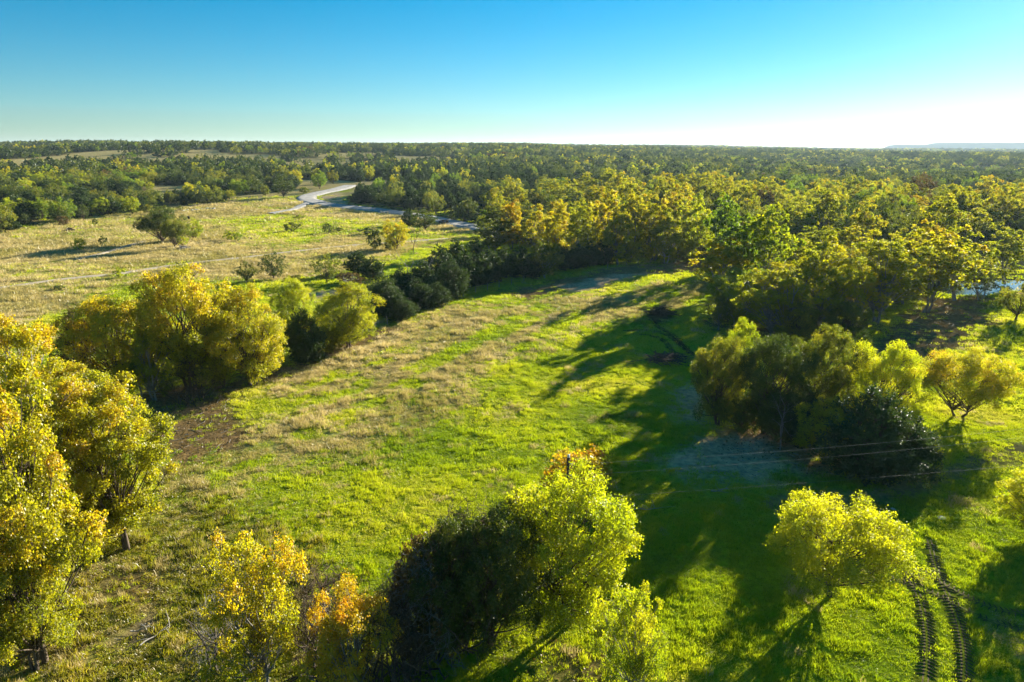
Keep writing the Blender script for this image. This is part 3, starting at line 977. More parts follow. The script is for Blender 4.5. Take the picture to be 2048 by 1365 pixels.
# cluster right of the field
T('elm', 1445, 850, 672, 135, 'olive', 'dark olive tree at the left end of the tree cluster right of the field', var=0)
T('elm', 1475, 800, 640, 95, 'lime', 'green-topped tree rising at the back left of the cluster', var=2)
T('elm', 1545, 868, 662, 178, 'oak', 'wide dark green tree in the middle of the cluster right of the field', var=1, rot=.5)
T('elm', 1640, 856, 655, 165, 'olive', 'olive-yellow tree right of the middle of the cluster', var=2, rot=2.5)
T('juniper', 1722, 760, 655, 66, 'juniper', 'dark cedar poking up behind the cluster', var=0)
T('elm', 1768, 868, 682, 160, 'limelit', 'bright lime-yellow tree at the right end of the cluster', var=0, rot=1.1)
T('elm', 1662, 925, 796, 138, 'yellowgreen', 'small dark tree with yellow-lit top at the front of the cluster', var=1, rot=3.3)
T('juniper', 1745, 950, 768, 215, 'juniper', 'large bushy grey-green cedar at the front of the cluster', var=1)
T('juniper', 1825, 945, 826, 135, 'juniper', 'low dark cedar at the right foot of the large bushy cedar', var=2)
T('umbrella', 1930, 834, 710, 195, 'sycyellow', 'yellow twin-trunked tree with flat wide crown casting trunk shadows', var=0)
T('shrub', 1560, 880, 785, 105, 'oak', 'dark shrub under the middle of the cluster')
T('shrub', 1480, 862, 780, 100, 'oak', 'dark shrub under the left end of the cluster')
T('juniper', 1615, 890, 770, 95, 'juniper', 'dark cedar between the shrub and the yellow-topped tree of the cluster', var=0)
# foreground
T('elm', 1146, 1245, 938, 290, 'limelit', 'big lime-green dense tree in front of the wooden pole', var=0, rot=.4)
T('bush', 1150, 985, 900, 150, 'orange', 'orange-yellow round bush behind the wooden pole', name='autumn_bush')
T('elm', 985, 1285, 1005, 250, 'oak', 'dark shaded tree left of the big lime tree, overgrown with vines', var=1)
T('elm', 890, 1310, 1045, 190, 'oak', 'dark low tree between the brown brush and the overgrown shaded tree', var=2)
T('shrub', 850, 1310, 1085, 190, 'brownleaf', 'dark brown brush left of the overgrown shaded tree')
T('thin', 505, 1400, 1022, 250, 'gold', 'thin orange-yellow tree at the bottom left of centre', var=0)
T('thin', 700, 1440, 1150, 210, 'orange', 'sparse orange-leaved tree in the grey twig tangle at the bottom', var=1)
T('thin', 1268, 1420, 1150, 165, 'lime', 'light lime slender tree at the bottom edge below the big lime tree', var=0, rot=2)
T('umbrella', 1682, 1200, 1012, 290, 'hero', 'lemon-yellow spreading tree standing alone beside the tyre tracks', var=1, rot=.3)
T('elm', 2105, 1075, 925, 190, 'hero', 'yellow tree peeking in at the right edge beside the tyre tracks', var=2)
T('elm', 2230, 1010, 850, 200, 'lime', 'lime tree beyond the right edge of the view', var=1)
# open pasture on the left
T('umbrella', 320, 488, 422, 100, 'oak', 'big dark live oak alone on the dry pasture', name='oak_tree', var=0, lod=0)
T('umbrella', 350, 498, 440, 56, 'olive', 'red-tinged oak in front of the big dark live oak', name='oak_tree', var=1, lod=0)
T('elm', 386, 480, 440, 44, 'lime', 'yellow-green tree right of the big dark live oak', var=2)
T('bush', 365, 492, 474, 26, 'lime', 'lime bush at the foot of the big live oak')
T('bush', 158, 502, 478, 28, 'hero', 'yellow sapling bush on the dry pasture left of the live oak')
T('bush', 206, 492, 473, 18, 'oak', 'dark little bush with a leaning stem left of the live oak')
T('bush', 583, 464, 446, 34, 'oak', 'dark round bush on the green pasture below the road bend')
T('bush', 655, 468, 448, 24, 'oak', 'dark bush with a dead stem on the green pasture')
T('bush', 676, 463, 455, 17, 'juniper', 'low dark bush right of the dead-stemmed bush')
T('bush', 733, 470, 456, 34, 'juniper', 'low spreading dark bush left of the golden olive round tree')
T('bush', 117, 580, 572, 26, 'juniper', 'low dark bush on the pasture below the dirt track')
T('bush', 457, 482, 462, 28, 'lime', 'pale lime sapling on the pasture right of the live oak', lod=1)
T('bush', 475, 484, 466, 16, 'green', 'small green sapling beside the pale lime sapling')
T('bush', 238, 556, 535, 24, 'lime', 'spindly pale sapling by the dirt track')
T('bush', 360, 423, 412, 14, 'olive', 'small olive bush on the pasture edge above the live oak')
T('bush', 330, 424, 412, 20, 'olive', 'olive bush at the pasture edge above the live oak')
T('bush', 295, 427, 410, 26, 'olive', 'grey-green bush at the pasture edge left of the olive bush')
T('bush', 190, 450, 438, 13, 'oak', 'lone dark bush near the left wood edge')
T('bush', 600, 440, 430, 22, 'lime', 'pale thin bush below the bend of the road')
# wood edge on the left
EDGE = [(30, 440, 394, 70, 'lime', 'elm', 'yellow-green rounded tree at the left wood edge'), (5, 458, 418, 50, 'yellowgreen', 'elm', 'yellow-green tree cut by the left photo edge at the wood'),
        (115, 442, 405, 40, 'yellowgreen', 'elm', 'yellow small tree at the left wood edge'), (200, 432, 394, 42, 'lime', 'elm', 'lime small tree in the left wood edge'),
        (262, 430, 392, 40, 'lime', 'elm', 'bright lime tree in the left wood edge near the dark cedars'), (338, 407, 380, 22, 'olive', 'elm', 'olive small tree at the wood edge left of the twin yellow trees'),
        (380, 402, 365, 34, 'hero', 'elm', 'larger of the twin yellow trees at the wood edge'), (412, 404, 372, 28, 'yellowgreen', 'elm', 'smaller of the twin yellow trees at the wood edge'),
        (460, 398, 380, 24, 'yellowgreen', 'elm', 'small round yellow tree at the wood edge right of the twin yellow trees'), (638, 378, 343, 36, 'green', 'elm', 'bright green tree beside the bend of the gravel road'),
        (592, 372, 340, 30, 'yellowgreen', 'elm', 'yellow tree left of the bright green tree by the road bend'), (665, 368, 342, 26, 'olive', 'elm', 'olive tree behind the road bend'),
        (608, 388, 374, 22, 'olive', 'shrub', 'olive shrub just above the road bend'), (530, 392, 372, 20, 'olive', 'shrub', 'olive shrub at the wood edge left of the road bend'),
        (565, 396, 350, 52, 'oak', 'oak', 'big dark oak at the wood edge left of the road bend'), (125, 452, 432, 26, 'brownleaf', 'shrub', 'brown brush at the foot of the yellow small tree at left')]
for bx, by, yt, w, m, k, lab in EDGE:
    T(k, bx, by, yt, w, m, lab, group='trees at the edge of the left wood')

# ------------------------------------------------------------------ the woods: nearest trees one by one, the rest as one mass
def build_forest():
    rs = np.random.RandomState(11)
    pts = []
    for r0, r1, step in ((70, 330, 9.3), (330, 700, 7.2), (700, 1500, 10.0), (1500, 2600, 14.0), (2600, 5200, 24.0)):
        g = np.arange(-r1, r1, step)
        X, Y = np.meshgrid(g, np.arange(0, r1, step))
        x = (X + rs.uniform(-.48, .48, X.shape) * step).ravel(); y = (Y + rs.uniform(-.48, .48, X.shape) * step).ravel()
        r = np.hypot(x, y); az = np.degrees(np.arctan2(x, y))
        k = (r >= r0) & (r < r1) & (np.abs(az) < 46)
        pts.append(np.stack([x[k], y[k], np.full(k.sum(), step)], 1))
    P = np.concatenate(pts)
    x, y, st = P.T
    r = np.hypot(x, y); az = np.degrees(np.arctan2(x, y))
    opn = inpoly(x, y, OPEN)
    ripar = (az > -2) & (r < 330) & ~opn
    # clearings: thin woods on the left, closed canopy in the centre and right
    keep = ~opn & (wood_gap(x, y) < rs.normal(size=len(x)) * .02)
    keep &= (np.array(dpoly(x, y, ROAD)) > 7.5) & (dpoly(x, y, POND, True) > 3) & ~inpoly(x, y, POND)
    keep &= ~inpoly(x, y, W([(1730, 640), (1840, 600), (1890, 540), (1990, 492), (2300, 480), (2500, 520), (2500, 660), (2000, 640)]))
    for ck in CLEAR:
        keep &= ~inpoly(x, y, ck) | (rs.rand(len(x)) < .12)
    x, y, st, r, az, ripar = [q[keep] for q in (x, y, st, r, az, ripar)]
    T0 = np.array(TREES)
    near = np.where(r < 330)[0]
    dd = np.min(np.hypot(x[near, None] - T0[None, :, 0], y[near, None] - T0[None, :, 1]) - T0[None, :, 2] * .75, axis=1)
    ok = np.ones(len(x), bool); ok[near[dd < 0]] = False
    x, y, st, r, az, ripar = [q[ok] for q in (x, y, st, r, az, ripar)]
    n = len(x)
    u = rs.rand(n)
    patch = fbm(x / 60 + 5, y / 60 + 50, 3) - .5
    h = rs.uniform(3.6, 8.8, n) * np.interp(r, [300, 900], [1, 1.05]); w = h * rs.uniform(.85, 1.25, n)
    kind = np.full(n, 'juniper', dtype=object); mat = np.full(n, 'juniper', dtype=object)
    v = u + patch * .8
    def put(m, kk, mm):
        kind[m] = kk; mat[m] = mm
    put(v > .42, 'oak', 'oak'); put(v > .72, 'oak', 'olive'); put(v > .87, 'elm', 'green'); put(v > .94, 'elm', 'yellowgreen'); put(v > 1.0, 'elm', 'lime'); put(v > 1.08, 'thin', 'brownleaf')
    u2 = rs.rand(n) + patch * .9
    put(ripar, 'woodsyc', 'yellowgreen'); put(ripar & (u2 < .44), 'elm', 'olive'); put(ripar & (u2 < .25), 'elm', 'green'); put(ripar & (u2 < .12), 'oak', 'oak'); put(ripar & (u2 > .80), 'woodsyc', 'gold'); put(ripar & (u2 > .9), 'elm', 'lime'); put(ripar & (u2 > 1.05), 'thin', 'brownleaf')
    h = np.where(ripar, rs.uniform(7.5, 16.0, n), h); w = np.where(ripar, rs.uniform(8.5, 13, n), w)
    h = np.where(ripar & np.isin(kind, ['oak', 'elm']), h * .8, h)
    h = np.where(ripar & (dpoly(x, y, OPEN, True) < 40), h * .72, h)
    # dense dark cedars of the centre wood behind the road
    cw = (az > -15) & (az < 3) & (r > 290) & (r < 620)
    put(cw & (u < .86), 'juniper', 'juniper'); h = np.where(cw, rs.uniform(6, 9.5, n), h)
    # individuals: the nearest of each leaf colour
    order = np.argsort(r)
    ind = np.zeros(n, bool)
    ind[order[:330]] = True
    nmz = {'woodsyc': 'sycamore_tree', 'elm': 'elm_tree', 'oak': 'oak_tree', 'juniper': 'cedar_tree', 'thin': 'thin_tree'}
    word = {('woodsyc', 'yellowgreen'): 'yellow-olive tall tree', ('woodsyc', 'gold'): 'golden tall tree', ('elm', 'olive'): 'dull olive rounded tree', ('oak', 'oak'): 'dark green oak',
            ('elm', 'lime'): 'lime rounded tree', ('elm', 'green'): 'fresh green rounded tree', ('juniper', 'juniper'): 'dark green cedar', ('oak', 'olive'): 'olive-green oak', ('elm', 'yellowgreen'): 'yellow-green rounded tree',
            ('thin', 'brownleaf'): 'brown half-bare tree'}
    def place(i):
        a, q = az[i], r[i]
        if a < -15: s_ = 'in the wood above the pasture'
        elif a < -3: s_ = 'in the wood across the gravel road'
        elif a < 6: s_ = 'behind the golden row, left half'
        elif a < 15: s_ = 'behind the golden row, right half'
        elif a < 22: s_ = 'above the gap behind the field'
        elif a < 29: s_ = 'behind the big yellow sycamores'
        elif a < 35: s_ = 'in the wood above the pond'
        else: s_ = 'in the wood at the right edge'
        return s_
    bins = {}
    for i in np.where(ind)[0]:
        bins.setdefault((word[(kind[i], mat[i])], place(i)), []).append(i)
    ORD = ['nearest', 'second nearest', 'third nearest', 'fourth nearest', 'fifth nearest']
    for (wd_, pl), mem in bins.items():
        mem = sorted(mem, key=lambda i: r[i])
        for j, i in enumerate(mem):
            if len(mem) == 1: lb = '%s, the only one %s' % (wd_, pl)
            elif j < 5: lb = '%s, %s %s' % (wd_, ORD[j] + ' such tree', pl)
            else: lb = '%s %s, %s' % (wd_, pl, 'in the front rows' if j < 12 else 'in the back rows')
            add_tree(nmz[kind[i]], kind[i], x[i], y[i], h[i], w[i], mat[i], 0 if r[i] < 110 else 1, lb, 'tree', wd_ + 's ' + pl)
    # the mass: crowns with their trunks as instanced prototypes
    combos = [('juniper', 'juniper'), ('oak', 'oak'), ('oak', 'olive'), ('elm', 'yellowgreen'), ('elm', 'lime'), ('elm', 'green'), ('thin', 'brownleaf'), ('woodsyc', 'yellowgreen'),
              ('woodsyc', 'gold'), ('elm', 'olive')]
    protos = []; lut = {}
    for lod in (1, 2):
        for kk, mm in combos:
            for var in range(lod):
                cm, tm, lm = proto(kk, var, lod)
                me = cm.copy(); me.materials.clear(); me.materials.append(M[mm])
                lut[(kk, mm, lod, var)] = len(protos); protos.append(me)
    m = np.where(~ind)[0]
    lodv = np.where(r[m] < 480, 1, 2)
    va = np.where(lodv == 1, 0, rs.randint(0, 2, len(m)))
    idx = np.array([lut[(kind[i], mat[i], lodv[j], va[j])] for j, i in enumerate(m)])
    H0 = np.array([SPEC[kind[i]]['H'] for i in m]); W0 = np.array([SPEC[kind[i]]['W'] for i in m])
    grow = np.interp(st[m], [7.2, 10, 14, 24], [1, 1.25, 1.6, 2.5])
    sx = w[m] * grow / W0; sz = h[m] * np.interp(st[m], [7.2, 24], [1, 1.25]) / H0
    rot = np.stack([np.zeros(len(m)), np.zeros(len(m)), rs.uniform(0, 6.28, len(m))], 1)
    p3 = np.stack([x[m], y[m], height(x[m], y[m]) - .2], 1)
    scatter('far_woodland', p3, rot, np.stack([sx, sx, sz], 1), idx, protos, 'far-off scrub woodland of cedars and oaks reaching the horizon', 'woodland')
    print('FOREST', n, 'individuals', int(ind.sum()), 'nearest', r.min(), 'ind up to', r[order[329]])


build_forest()

# ------------------------------------------------------------------ grass
def blade_patch(seed, n, rad, hgt, wid, mat, lean=.5):
    rs = np.random.RandomState(seed)
    a = rs.uniform(0, 6.28, n); q = rad * np.sqrt(rs.rand(n))
    b = np.stack([q * np.cos(a), q * np.sin(a), np.zeros(n) - .02], 1)
    hh = hgt * rs.uniform(.55, 1.25, n)[:, None]
    d = rs.normal(size=(n, 3)) * lean; d[:, 2] = 1; d /= np.linalg.norm(d, axis=1, keepdims=True)
    th = rs.uniform(0, 6.28, n); s = np.stack([np.cos(th), np.sin(th), 0 * th], 1) * wid * .5 * rs.uniform(.7, 1.3, n)[:, None]
    m = b + d * hh * .55
    d2 = d + rs.normal(size=(n, 3)) * lean * .7; d2[:, 2] = np.abs(d2[:, 2]) * .8
    t = m + d2 * hh * .5
    v = np.stack([b - s, b + s, m + s * .8, m - s * .8, t], 1).reshape(-1, 3)
    i = np.arange(n) * 5
    f = np.concatenate([np.stack([i, i + 1, i + 2], 1), np.stack([i, i + 2, i + 3], 1), np.stack([i + 3, i + 2, i + 4], 1)])
    lr = np.clip(rs.normal(size=n) * .14 + .4, 0, 1)
    return mesh_np('grass_patch', v, f, mat, {'lr': ('FACE', 'FLOAT', np.tile(lr, 3).astype(np.float32))})


M['grass'] = leaf_mat('grass_green', [(0, (.16, .24, .006)), (.35, (.34, .40, .008)), (.65, (.48, .48, .014)), (1, (.56, .48, .12))], trans=.5, jitter=.25, instancer='tint', tboost=(1.2, 1.25, .6))
M['drygrass'] = leaf_mat('grass_dry', [(0, (.30, .28, .06)), (.4, (.48, .40, .16)), (.8, (.60, .50, .26)), (1, (.66, .57, .36))], trans=.45, jitter=.3, instancer='tint', tboost=(1.1, 1.05, .85))
M['weed'] = leaf_mat('weed_leaves', [(0, (.11, .14, .012)), (.5, (.24, .22, .02)), (1, (.40, .30, .05))], trans=.5, jitter=.3, instancer='tint')


def build_grass():
    rs = np.random.RandomState(3)
    pts = []
    for r0, r1, dens in ((14, 50, 15.0), (50, 80, 9.0), (80, 130, 3.6), (130, 210, 1.2), (210, 360, .4)):
        amin, amax = -44, 44
        ar = math.pi * (r1 ** 2 - r0 ** 2) * (amax - amin) / 360
        k = int(ar * dens)
        r = np.sqrt(rs.uniform(r0 ** 2, r1 ** 2, k)); a = np.radians(rs.uniform(amin, amax, k))
        pts.append(np.stack([r * np.sin(a), r * np.cos(a), r, np.full(k, 1 / math.sqrt(dens))], 1))
    P = np.concatenate(pts); x, y, r, sp = P.T
    # within the view's footprint only
    fw = y * CP + CAM_H * SP; keep = (np.abs(x / fw) < .82)
    dn = (CAM_H * CP - y * SP) / fw * FPX + 682.5
    keep &= dn < 1480
    x, y, r, sp = [q[keep] for q in (x, y, r, sp)]
    z = zones(x, y)
    bad = (z['lit'] * .93 + z['grey'] * .93 + z['bare'] * .85 + z['dark'] + z['tyre'] + z['rut'] * .6)
    bad = np.maximum(bad, (dpoly(x, y, ROAD) < 4.6) | (dpoly(x, y, SPUR) < 2.4) | (dpoly(x, y, TRACK1) < 1.1) | (dpoly(x, y, TRACK2) < 1.0) | inpoly(x, y, POND))
    bad = np.maximum(bad, (1 - z['open']) * .8)
    k = rs.rand(len(x)) > bad
    x, y, r, sp = [q[k] for q in (x, y, r, sp)]
    z = {a: b[k] for a, b in z.items()}
    n = len(x)
    u = rs.rand(n)
    pdry = np.clip(z['dry'] * .92, 0, 1)
    pg = np.maximum(sstep(.50, .68, fbm(x / 28 + 2, y / 16, 4)) * .45, area(x, y, W([(440, 480), (420, 440), (560, 425), (740, 440), (1000, 470), (860, 485), (700, 470), (560, 500)]), 8.0) * .85)
    pdry = pdry * (1 - z['past']) + (1 - pg) * z['past']
    pdry = np.maximum(pdry, z['weed'] * .25)
    dry = u < pdry
    weed = ~dry & (rs.rand(n) < z['weed'] * .6)
    green = ~dry & ~weed
    def go(name, m, protos, label, hs):
        c = m.sum()
        s = sp[m] / .34
        sxy = s * rs.uniform(.75, 1.3, c)
        sz = np.sqrt(s) * rs.uniform(.7, 1.4, c) * hs[m]
        p3 = np.stack([x[m], y[m], height(x[m], y[m])], 1)
        rot = np.stack([np.zeros(c), np.zeros(c), rs.uniform(0, 6.28, c)], 1)
        tint = (fbm(x[m] / 9, y[m] / 9 + 20, 4) - .5) * 1.1
        scatter(name, p3, rot, np.stack([sxy, sxy, sz], 1), rs.randint(0, len(protos), c), protos, label, 'grass', tint)
    lump = .55 + 1.1 * sstep(.35, .75, fbm(x / 1.3, y / 1.3 + 7, 3))
    go('green_grass', green, [blade_patch(s, 34, .34, .17, .034, M['grass']) for s in range(5)], 'bright green short grass covering the long open field', lump)
    go('dry_grass', dry, [blade_patch(20 + s, 34, .36, .29, .030, M['drygrass'], .55) for s in range(5)], 'tan dry grass tufts in streaks over field and pasture', lump)
    go('weeds', weed, [blade_patch(40 + s, 30, .34, .34, .06, M['weed'], .7) for s in range(4)], 'yellowish tall weeds in the bottom left corner', lump)
    print('GRASS', n)
    # fallen leaves on the brown patches
    pts = []
    for p in LITTER:
        a = np.array(p); lo, hi = a.min(0) - 3, a.max(0) + 3
        c = int(min(9000, np.prod(hi - lo) * 9))
        pts.append(rs.uniform(lo, hi, (c, 2)))
    q = np.concatenate(pts); zz = zones(q[:, 0], q[:, 1])
    q = q[rs.rand(len(q)) < zz['lit']]
    P3 = np.stack([q[:, 0], q[:, 1], height(q[:, 0], q[:, 1]) + rs.uniform(.02, .09, len(q))], 1)
    nr = rs.normal(size=(len(q), 3)) * .5 + np.array([0, 0, 1])
    tag(link('fallen_leaves', leaves_mesh('fallen_leaves', P3, nr, rs.uniform(.1, .22, len(q)), np.clip(rs.normal(size=len(q)) * .2 + .55, 0, 1), rs, M['brownleaf'])),
        'brown fallen leaves under the trees beside the field', 'leaves', kind='stuff')

    k = Wood()
    for p in GREY[1:4] + LITTER[:1] + LITTER[3:4] + LITTER[5:6] + BARE:
        a = np.array(p); lo, hi = a.min(0), a.max(0)
        q = rs.uniform(lo, hi, (int(min(420, np.prod(hi - lo) * 1.1)), 2)); q = q[inpoly(q[:, 0], q[:, 1], p)]
        for g in q:
            c = np.array([g[0], g[1], float(height(*g)) + .04]); d = rs.normal(size=3); d[2] *= .15; d *= rs.uniform(.12, .5)
            k.tube([c - d, c + rs.normal(size=3) * .03, c + d], np.array([.014, .012, .006]) * rs.uniform(.7, 1.8), 3)
    tag(link('scattered_twigs', k.mesh('scattered_twigs', M['deadwood'])), 'pale twigs strewn over the bare patches around the field', 'twigs', kind='stuff')


build_grass()

# ------------------------------------------------------------------ bare trees and twig tangles
def gen_bare(seed, H, Wd, gnarl=.35, levels=5):
    rs = np.random.RandomState(seed)
    big, fine = Wood(), Wood()
    def grow(p, d, L, r, lev):
        k = 4
        pts = [p]
        q = p.copy(); dd = d.copy()
        for i in range(k):
            dd = dd + rs.normal(size=3) * gnarl * .35; dd[2] += .04; dd /= np.linalg.norm(dd)
            q = q + dd * L / k; pts.append(q.copy())
        (big if lev < 2 else fine).tube(pts, np.linspace(r, r * .55, k + 1), 6 if lev == 0 else (4 if lev < 3 else 3))
        if lev >= levels: return
        nb = 3 if lev < 3 else 2
        for b in range(nb):
            j = rs.randint(2, k + 1)
            nd = dd + rs.normal(size=3) * .62; nd[2] = nd[2] * .8 + .12; nd /= np.linalg.norm(nd)
            grow(pts[j], nd, L * rs.uniform(.58, .82), r * .5, lev + 1)
    grow(np.array([0, 0, -.1]), np.array([0, 0, 1.0]), H * .36, H * .018, 0)
    for w in (big, fine):
        v = np.concatenate(w.v); w.v = [v]
    allv = np.concatenate([big.v[0], fine.v[0]])
    sx = Wd / 2 / np.percentile(np.hypot(allv[:, 0], allv[:, 1]), 97); sz = H / allv[:, 2].max()
    for w in (big, fine):
        w.v[0][:, 0] *= sx; w.v[0][:, 1] *= sx; w.v[0][:, 2] *= sz
    return big, fine


def dims(bx, by, yt, wpx):
    x, y = at(bx, by); z = float(height(x, y)); h = top_height(x, y, z, yt)
    return x, y, z, h, wpx / FPX * depth(x, y, z + h * .5)


def root(name, x, y, z, label, cat, group=None, rz=0.0):
    e = bpy.data.objects.new(name, None); col.objects.link(e); e.location = (x, y, z); e.rotation_euler = (0, 0, rz); e.empty_display_size = .4
    return tag(e, label, cat, group)


def bare_tree(bx, by, yt, wpx, mat, seed, label, levels=5, name='bare_tree'):
    x, y, z, h, w = dims(bx, by, yt, wpx)
    big, fine = gen_bare(seed, h, w, levels=levels)
    e = root(name, x, y, z, label, 'tree')
    link('trunk', big.mesh('bare_trunk', M[mat]), e); link('twigs', fine.mesh('bare_twigs', M[mat]), e)
    return e


bare_tree(826, 508, 448, 46, 'bark', 1, 'dark leafless tree standing behind the creek cedars')
bare_tree(815, 562, 496, 62, 'deadwood', 2, 'grey dead tree among the cedars of the creek belt', 6)
bare_tree(858, 572, 508, 56, 'deadwood', 3, 'grey dead tree right of the other dead tree in the creek belt', 6)
bare_tree(668, 466, 438, 18, 'bark', 4, 'little dead tree leaning over a dark bush on the green pasture', 4)
bare_tree(702, 580, 545, 60, 'deadwood', 5, 'grey leafless brush by the dry creek bed', 5, 'bare_shrub')
bare_tree(285, 800, 600, 90, 'greybark', 6, 'leafless grey tree among the golden group at left', 6)
bare_tree(612, 1260, 1085, 70, 'greybark', 7, 'grey leafless tree draped with vines right of the thin orange tree', 6)
bare_tree(1560, 900, 770, 80, 'greybark', 8, 'leafless tree inside the cluster right of the field', 5)


def tangle(x, y, z, H, Wd, n, mat, seed, label, droop=.5):
    """mound of arching bare stems and vines"""
    rs = np.random.RandomState(seed)
    st, tw = Wood(), Wood()
    for i in range(n):
        thick = i % 16 == 0
        a = rs.uniform(0, 6.283); q = math.sqrt(rs.rand())
        if thick:
            p = np.array([q * math.cos(a) * .3 * Wd, q * math.sin(a) * .3 * Wd, -.1]); d = np.array([rs.normal() * .4, rs.normal() * .4, 1.0]); L = H * rs.uniform(.5, .8)
        else:
            sh = rs.uniform(.55, 1.04)
            p = np.array([q * math.cos(a) * .46 * Wd, q * math.sin(a) * .46 * Wd, H * math.sqrt(max(0, 1 - q * q)) * sh]); d = rs.normal(size=3) * np.array([1, 1, .6]); L = Wd * rs.uniform(.12, .34)
        P = [p]
        for k in range(7):
            d = d / np.linalg.norm(d) + rs.normal(size=3) * (.35 if not thick else .22) + np.array([0, 0, -.16 if not thick else .05])
            p = p + d / np.linalg.norm(d) * L / 7; p[2] = max(p[2], .03); P.append(p)
        P = np.array(P)
        (st if thick else tw).tube(P, np.linspace(.06 if thick else .018, .02 if thick else .006, 8), 5 if thick else 3)
        if not thick:
            for k in range(3):
                s = P[rs.randint(2, 8)]
                e_ = rs.normal(size=3) * .22; e_[2] -= .05
                tw.tube([s, s + e_ * .6 + rs.normal(size=3) * .05, s + e_ * 1.3], [.009, .007, .004], 3)
    e = root('twig_tangle', x, y, z, label, 'brush')
    link('stem', st.mesh('tangle_stem', M['bark']), e); link('twigs', tw.mesh('tangle_twigs', M[mat]), e)


for i, (bx, by, yt, w, n, m, lab) in enumerate([
        (655, 1345, 1120, 150, 420, 'twig', 'brown-grey twig tangle between the thin orange tree and the sparse one'),
        (765, 1400, 1185, 190, 520, 'twig', 'wide brown tangle of bare vines at the bottom edge'),
        (835, 1330, 1105, 170, 460, 'greybark', 'grey arching bare brush left of the dark shaded tree'),
        (935, 1270, 1000, 210, 520, 'twig', 'dark vine tangle climbing over the shaded tree'),
        (470, 1330, 1160, 150, 300, 'greybark', 'grey twig thicket under the thin orange tree'),
        (170, 800, 690, 110, 260, 'twig', 'brown twig thicket under the golden group at left'),
        (390, 800, 715, 130, 260, 'twig', 'bare undergrowth at the foot of the tallest golden tree')]):
    x, y, z, h, w = dims(bx, by, yt, w)
    tangle(x, y, z, h, w, int(n * 1.0), m, 60 + i, lab)

# ------------------------------------------------------------------ pole, wires, fences
def pole(x, y, h, label):
    z = float(height(x, y))
    e = root('utility_pole', x, y, z, label, 'pole', 'poles of the wire line')
    s = Wood(); s.tube([(0, 0, -.4), (0, 0, h * .5), (0, 0, h), (0, 0, h + .01)], [.13, .115, .10, .02], 10); link('shaft', s.mesh('pole_shaft', M['polewood']), e)
    c = Wood(); c.tube([(0, 0, h + .012), (0, 0, h + .10), (0, 0, h + .2), (0, 0, h + .21)], [.085, .085, .05, .01], 8); link('cap', c.mesh('pole_cap', M['cap']), e)
    for zz in (h - .45, h - 1.2, h - 2.3):
        i = Wood(); i.tube([(.10, 0, zz), (.17, 0, zz), (.19, 0, zz), (.26, 0, zz)], [.02, .02, .05, .045], 6); link('insulator', i.mesh('pole_insulator', M['cap']), e)
    return x, y, z, h


PA = pole(3.45, 38.2, 6.85, 'dark wooden pole with white cap rising behind the big lime tree')
PB = pole(78.0, 54.0, 8.2, 'second wooden pole of the wire line beyond the right edge')
for off, offb, sag, lab in ((.45, .45, 1.3, 'uppermost thin wire crossing the right half of the view'), (1.2, 1.3, 1.2, 'middle thin wire crossing the right half of the view'),
                            (2.8, 5.6, .6, 'lowest thin wire crossing the right half of the view')):
    t = np.linspace(0, 1, 40)
    a = np.array([PA[0] + .26, PA[1], PA[2] + PA[3] - off]); b = np.array([PB[0] + .1, PB[1], PB[2] + PB[3] - offb])
    P = a + (b - a) * t[:, None]; P[:, 2] -= sag * 4 * t * (1 - t)
    w = Wood(); w.tube(P, np.full(40, .006), 5)
    tag(link('power_line', w.mesh('power_line', M['wire'])), lab, 'wire', 'wires on the wooden poles')


def fence(line_px, step, label, mat='post', h=1.25, seed=0):
    L = np.array(W(line_px)); rs = np.random.RandomState(seed)
    s = np.concatenate([[0], np.cumsum(np.linalg.norm(np.diff(L, axis=0), axis=1))])
    u = np.arange(0, s[-1], step)
    P = np.stack([np.interp(u, s, L[:, 0]), np.interp(u, s, L[:, 1])], 1)
    e = root('wire_fence', P[0, 0], P[0, 1], float(height(*P[0])), label, 'fence')
    base = np.array(e.location)
    pts = []
    for p in P:
        z = float(height(*p)); tl = rs.normal(size=2) * .05; hh = h * rs.uniform(.9, 1.1)
        o = np.array([p[0], p[1], z]) - base
        w = Wood(); w.tube([o + (0, 0, -.2), o + (tl[0] * .5, tl[1] * .5, hh * .5), o + (tl[0], tl[1], hh)], [.07, .065, .06], 6)
        link('post', w.mesh('fence_post', M[mat]), e); pts.append(o)
    for zz in (.35, .75, 1.1):
        w = Wood(); w.tube([o + (0, .07, zz) for o in pts], np.full(len(pts), .008), 3); link('wire', w.mesh('fence_wire', M['wire']), e)


fence([(700, 690), (770, 652), (850, 620), (905, 600), (950, 587), (1000, 575), (1070, 560)], 3.6, 'wire fence with pale posts along the hedge of cedars', seed=1)
fence([(1215, 536), (1260, 530), (1330, 526), (1400, 526)], 3.2, 'wire fence with thin posts below the golden row', seed=2)
x, y = at(315, 780); z = float(height(x, y))
w = Wood(); w.tube([(0, 0, -.2), (.05, 0, .8), (.12, .02, 1.6)], [.13, .12, .11], 8)
e = root('fence_post', x, y, z, 'stout wooden post standing beside the brown leaf patch at left', 'post'); link('shaft', w.mesh('post_shaft', M['post']), e)

